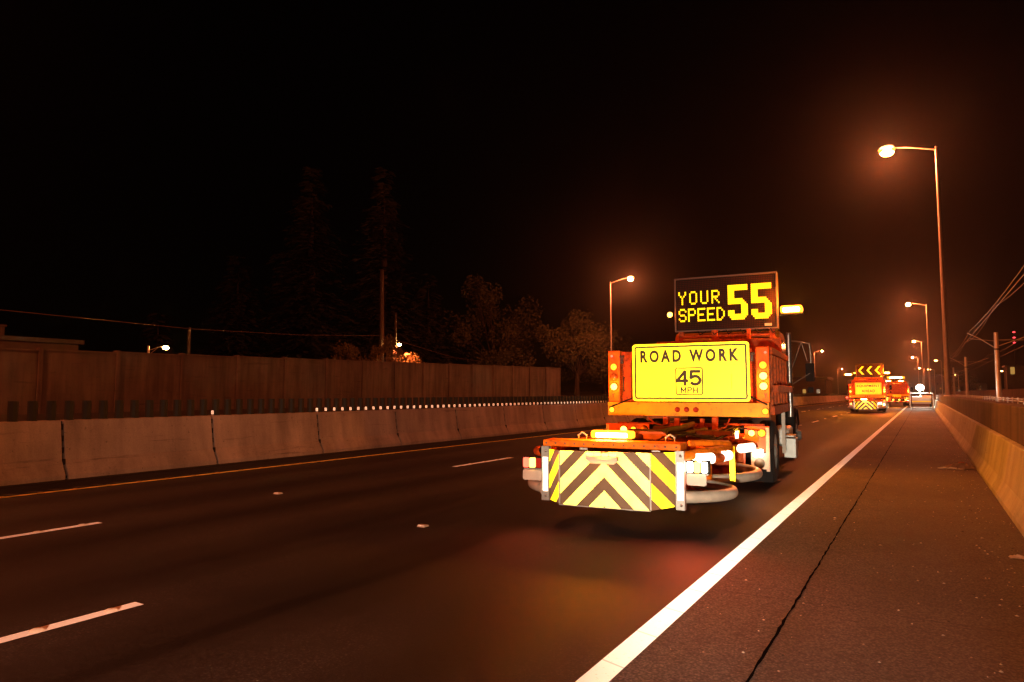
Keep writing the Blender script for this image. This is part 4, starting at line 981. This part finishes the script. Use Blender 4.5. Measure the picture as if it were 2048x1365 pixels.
        # steps, tank, battery box
        b = MB(); b.box(s * 1.05 - 0.17, s * 1.05 + 0.17, 4.1, 5.0, 0.40, 0.80); b.build('fuel_tank', GREYM, root, bevel=0.06)
        b = MB(); b.box(s * 1.27 - 0.10, s * 1.27 + 0.12, 3.35, 3.8, 0.24, 0.62); b.box(s * 1.27 - 0.06, s * 1.27 + 0.10, 3.3, 3.8, 0.64, 0.68); b.build('step_box', GREYM, root, bevel=0.01)
        b = MB(); b.box(s * 1.27 - 0.03, s * 1.27 + 0.03, 2.2, 2.24, 0.42, 1.15, 0); b.build('fender_stay', FLAPW, root)
        b = MB(); b.box(s * 1.22 - 0.02, s * 1.22 + 0.16, 0.3, 3.0, 1.50, 1.62); b.build('side_ledge', ORANGE2, root, bevel=0.01)
        # mirror
        b = MB(); mx = s * 1.58
        b.tube([(s * 1.10, 5.1, 2.66), (s * 1.40, 5.3, 2.62), (mx, 5.35, 2.58), (mx + s * 0.02, 5.35, 2.40), (mx + s * 0.03, 5.35, 1.85)], 0.018, 8)
        b.tube([(s * 1.12, 5.2, 1.75), (s * 1.42, 5.35, 2.62)], 0.012, 6); b.tube([(s * 1.12, 5.2, 1.62), (mx + s * 0.03, 5.35, 1.95)], 0.012, 6); b.tube([(s * 1.42, 5.35, 2.62), (mx - s * 0.05, 5.35, 2.2)], 0.01, 6)
        mr_ = b.build('mirror_arm', CHROME, root)
        b = MB(); b.prism(rrect(mx - 0.09, mx + 0.09, 1.75, 2.15, 0.03), 'y', 5.33, 5.39); b.build('mirror', BLACKP, mr_)
        b = MB(); b.prism(rrect(mx - 0.06, mx + 0.06, 1.50, 1.62, 0.02), 'y', 5.33, 5.37); b.build('convex_mirror', BLACKP, mr_)
    # ---- exhaust stack with perforated guard
    b = MB(); b.tube([(1.23, 4.4, 1.0), (1.23, 4.4, 2.72)], 0.055, 16)
    b.tube([(1.23, 4.4, 2.68), (1.235, 4.38, 2.76)], 0.05, 12)
    for k in range(18): b.lathe([(0.062, -0.012), (0.066, 0), (0.062, 0.012)], (1.23, 4.4, 1.4 + 0.07 * k), n=12)
    b.build('exhaust_stack', CHROME, root)
    # ---- rear lamp panels and mud flaps
    for s in (-1, 1):
        xa, xb = (0.92, 1.27) if s > 0 else (-1.27, -0.55)
        b = MB(); b.box(xa, xb, -0.14, -0.10, 0.62, 0.98, 0); b.box(xb - 0.05 if s > 0 else xa, xb if s > 0 else xa + 0.05, -0.145, -0.095, 0.33, 0.99, 1); b.box(min(xa, xb) , max(xa, xb) , -0.15, -0.09, 0.98, 1.0, 0)
        b.build('lamp_panel', [mat('red_orange_panel', (0.7, 0.09, 0.02), 0.5, var=0.1), FLAPW], root, bevel=0.004)
        if s > 0:
            round_lamp(root, 1.02, -0.14, 0.895, 0.045, AMBL, 'rear_lamp', light=9); round_lamp(root, 1.165, -0.14, 0.90, 0.055, AMBD, 'rear_lamp', light=2); round_lamp(root, 0.80, -0.14, 0.915, 0.05, AMBD, 'rear_lamp', light=0)
            b = MB(); b.prism(rrect(1.035, 1.10, 0.545, 0.66, 0.02), 'y', -0.18, -0.142, 0); b.prism(rrect(1.115, 1.18, 0.545, 0.66, 0.02), 'y', -0.18, -0.142, 0); b.build('reversing_lamp', WHTL, root); point('lamp_light', (1.1, -0.3, 0.6), 4, (1, 0.5, 0.2), 0.05, root)
        else:
            round_lamp(root, -0.88, -0.42, 0.915, 0.055, AMBL, 'rear_lamp', light=16); round_lamp(root, -0.72, -0.42, 0.92, 0.045, AMBD, 'rear_lamp', light=6); round_lamp(root, -0.55, -0.42, 0.925, 0.055, AMBU, 'rear_lamp')
        b = MB(); b.box(s * 1.0 - 0.24, s * 1.0 + 0.24, 0.50, 0.515, 0.10, 0.62); b.build('mud_flap', BLACKP, root)
        b = MB(); b.box(s * 1.12 - 0.12, s * 1.12 + 0.12, -0.11, -0.095, 0.36, 0.60); b.build('splash_guard', FLAPW, root)
        # dark reflective disc
        b = MB(); b.lathe([(0.075, 0), (0.075, 0.01), (0, 0.012)], (s * 1.12, -0.112, 0.45), (0, -1, 0), 20); b.build('reflector_disc', mat('dull_disc', (0.2, 0.17, 0.14), 0.5), root)
    if not cushion:
        b = MB(); b.box(-1.2, 1.2, -0.3, -0.2, 0.45, 0.62, 0)
        for k in range(8): b.box(-1.15 + 0.29 * k, -0.9 + 0.29 * k, -0.305, -0.301, 0.5, 0.57, 1 + k % 2)
        b.build('rear_bumper', [DARKM, WHITET, REDT], root)
        for x in (-0.9, -0.3, 0.3, 0.9): round_lamp(root, x, -0.3, 0.72, 0.07, AMBL, 'rear_lamp', light=10)
    else:
        attenuator(root)
    return root

TH = R(4.5)
work_truck((-3.26, 10.8, 0), TH, 'near orange work truck with YOUR SPEED 55 display and ROAD WORK sign')
work_truck((-3.72, 60, 0), R(1.5), 'farther orange work truck with left arrow board and EQUIPMENT AHEAD sign', sign='equipment', board='arrow')
work_truck((-2.55, 88, 0), R(1), 'distant dump truck with amber beacon bars on top, right of the second truck', sign='plain', board='none', cushion=False)

# ================================================================== portable work light
root = empty('light_trailer', (-0.1, 76, 0)); tag(root, 'pale work trailer with one dazzling white lamp on the shoulder', 'light trailer')
PALE = mat('pale_trailer_paint', (0.6, 0.56, 0.5), 0.5, var=0.1)
b = MB()
for z in (0.10, 1.45): b.tube([(-0.95, 0, z), (0.9, 0, z)], 0.04, 8)
b.tube([(0.9, 0, 0.1), (0.97, 0, 0.3), (0.97, 0, 1.45)], 0.045, 8); b.tube([(-0.95, 0, 0.1), (-0.95, 0, 1.45)], 0.03, 8); b.build('frame', PALE, root)
b = MB(); b.box(-0.8, 0.75, 0.1, 1.6, 0.45, 1.15); b.build('generator_box', PALE, root, bevel=0.05)
b = MB(); b.box(-0.8, 0.75, 0.085, 0.098, 0.62, 0.72); b.build('yellow_stripe', SIGNY, root)
b = MB(); b.box(0.0, 0.8, -0.06, 0.0, 0.98, 1.25); b.build('reflective_board', WHITET, root)
for x in (-0.9, 0.8): wheel(root, x, 0.9, 0.32, 0.2, False, 1 if x > 0 else -1)
b = MB(); b.tube([(-0.1, 0.5, 1.15), (-0.1, 0.5, 1.85)], 0.05, 8); b.build('mast', GREYM, root)
b = MB(); b.lathe([(0.34, 0), (0.34, 0.12), (0.1, 0.2)], (-0.1, 0.42, 2.0), (0, 1, 0), 16, 0); hd = b.build('lamp_housing', DARKM, root)
b = MB(); b.lathe([(0.28, 0), (0.2, 0.06), (0, 0.10)], (-0.1, 0.42, 2.0), (0, -1, 0), 16); b.build('lens', emis('white_work_lamp', (1.0, 0.95, 0.85), 900), hd)
point('lamp_light', (-0.1, 0.1, 2.0), 700, (1.0, 0.9, 0.72), 0.1, root)

# ================================================================== CARS far along the left lanes
def car(loc, color, label, mname):
    root = empty('passing_car', loc); tag(root, label, 'car', 'cars in the far left lanes'); CP = mat(mname, color, 0.25, 0.3, coat=0.6)
    b = MB(); body = [(0, 0.32), (0.05, 0.85), (0.35, 1.0), (3.0, 0.98), (4.2, 0.78), (4.35, 0.55), (4.3, 0.3)]; b.prism(body, 'x', -0.88, 0.88); b.build('body', CP, root, bevel=0.06)
    b = MB(); b.prism([(0.30, 0.99), (0.75, 1.42), (2.2, 1.45), (3.0, 1.0)], 'x', -0.72, 0.72); cab = b.build('cabin', CP, root, bevel=0.05)
    b = MB(); b.add([(-0.6, 0.40, 1.06), (0.6, 0.40, 1.06), (0.56, 0.69, 1.37), (-0.56, 0.69, 1.37)], [(0, 1, 2, 3)]); b.v = [(v[0], v[1] - 0.02, v[2]) for v in b.v]; b.build('rear_window', GLASS, cab)
    for s in (-1, 1):
        b = MB(); b.prism([(0.8, 1.06), (2.7, 1.06), (2.1, 1.36), (0.95, 1.36)], 'x', s * 0.722, s * 0.73); b.build('side_window', GLASS, cab)
        b = MB(); b.prism(rrect(s * 0.70 - 0.16, s * 0.70 + 0.16, 0.68, 0.86, 0.04), 'y', -0.03, 0.03); b.build('tail_light', REDL, root); point('lamp_light', (s * 0.7, -0.18, 0.75), 14, RED, 0.06, root)
        for y in (0.8, 3.5): wheel(root, s * 0.88, y, 0.32, 0.2, False, s)
    b = MB(); b.box(-0.25, 0.25, -0.012, -0.004, 0.55, 0.67); b.build('number_plate', FLAPW, root)
    b = MB(); b.prism(rrect(-0.85, 0.85, 0.28, 0.5, 0.05), 'y', -0.06, 0.02); b.build('bumper', CP, root)
car((-6.6, 104, 0), (0.3, 0.04, 0.03), 'dark red car in the middle lane far beyond the truck', 'red_car_paint')
car((-10.0, 125, 0), (0.4, 0.38, 0.35), 'farthest pale car in the left lane', 'pale_car_paint')

# ================================================================== litter on the shoulder
def crumple(loc, sx, sy, sz, m, name, label, cat, seed):
    rnd = random.Random(seed); b = MB(); n = 9; vs = []
    for i in range(n):
        for j in range(n):
            u, v = i / (n - 1) - 0.5, j / (n - 1) - 0.5; e = 1 - max(abs(u), abs(v)) * 2
            vs.append((u * sx * (1 + rnd.uniform(-.15, .15)), v * sy * (1 + rnd.uniform(-.15, .15)), 0.004 + sz * (0.15 + 0.85 * e) * rnd.random()))
    b.add(vs, [(i * n + j, (i + 1) * n + j, (i + 1) * n + j + 1, i * n + j + 1) for i in range(n - 1) for j in range(n - 1)])
    o = b.build(name, m); md = o.modifiers.new('s', 'SOLIDIFY'); md.thickness = 0.004; o.location = loc; tag(o, label, cat); return o
crumple((0.60, 16.4, 0), 0.50, 0.45, 0.16, mat('dirty_cloth', (0.28, 0.2, 0.15), 0.9, var=0.3), 'crumpled_bag', 'crumpled grey bag lying against the foot of the right barrier', 'litter', 1)
crumple((0.42, 16.15, 0), 0.40, 0.12, 0.07, mat('paper_scrap', (0.75, 0.68, 0.55), 0.8), 'paper_scrap', 'pale torn paper strip beside the crumpled bag', 'litter', 2)
crumple((0.70, 7.8, 0), 0.16, 0.10, 0.04, mat('paper_scrap', (0.75, 0.68, 0.55), 0.8), 'paper_scrap', 'small white scrap at the barrier foot near the right edge', 'litter', 3)
crumple((0.62, 16.9, 0), 0.35, 0.12, 0.12, mat('rust_plastic', (0.4, 0.10, 0.03), 0.7), 'plastic_scrap', 'rusty orange scrap behind the crumpled bag', 'litter', 4)
rnd = random.Random(77); b = MB()
for i in range(1300):
    y = 2.5 + rnd.random() ** 1.6 * 45; x = 0.82 - abs(rnd.gauss(0, 0.55)); 
    if rnd.random() < 0.35: x = rnd.uniform(-1.4, 0.8)
    if x < -3: continue
    r = rnd.uniform(0.003, 0.010) * (1.6 if rnd.random() < 0.08 else 1); vs = []
    for dx, dy, dz in ((1, 0, 0), (0, 1, 0), (-1, 0, 0), (0, -1, 0), (0, 0, 1)): vs.append((x + dx * r * rnd.uniform(.6, 1.5), y + dy * r * rnd.uniform(.6, 1.8), 0.001 + dz * r * rnd.uniform(.5, 1.0)))
    b.add(vs, [(0, 1, 4), (1, 2, 4), (2, 3, 4), (3, 0, 4)], rnd.choice([0, 0, 1, 2]))
tag(b.build('gravel', [mat('pebble', (0.5, 0.42, 0.33), 0.8), mat('dark_pebble', (0.05, 0.04, 0.03), 0.8), mat('pale_pebble', (0.8, 0.72, 0.6), 0.7)]), 'loose pebbles and grit scattered over the shoulder', 'gravel', kind='stuff')

# ================================================================== HAZE
b = MB(); b.box(-950, 950, -300, 1700, -1.6, 62)
hz = bpy.data.materials.new('haze_air'); hz.use_nodes = True; n = hz.node_tree.nodes; n.clear()
vp = n.new('ShaderNodeVolumePrincipled'); vp.inputs['Color'].default_value = (0.9, 0.9, 0.9, 1); vp.inputs['Density'].default_value = 0.0002; vp.inputs['Anisotropy'].default_value = 0.9
om = n.new('ShaderNodeOutputMaterial'); hz.node_tree.links.new(vp.outputs[0], om.inputs['Volume'])
h = b.build('haze', hz); tag(h, kind='stuff'); h.display_type = 'WIRE'
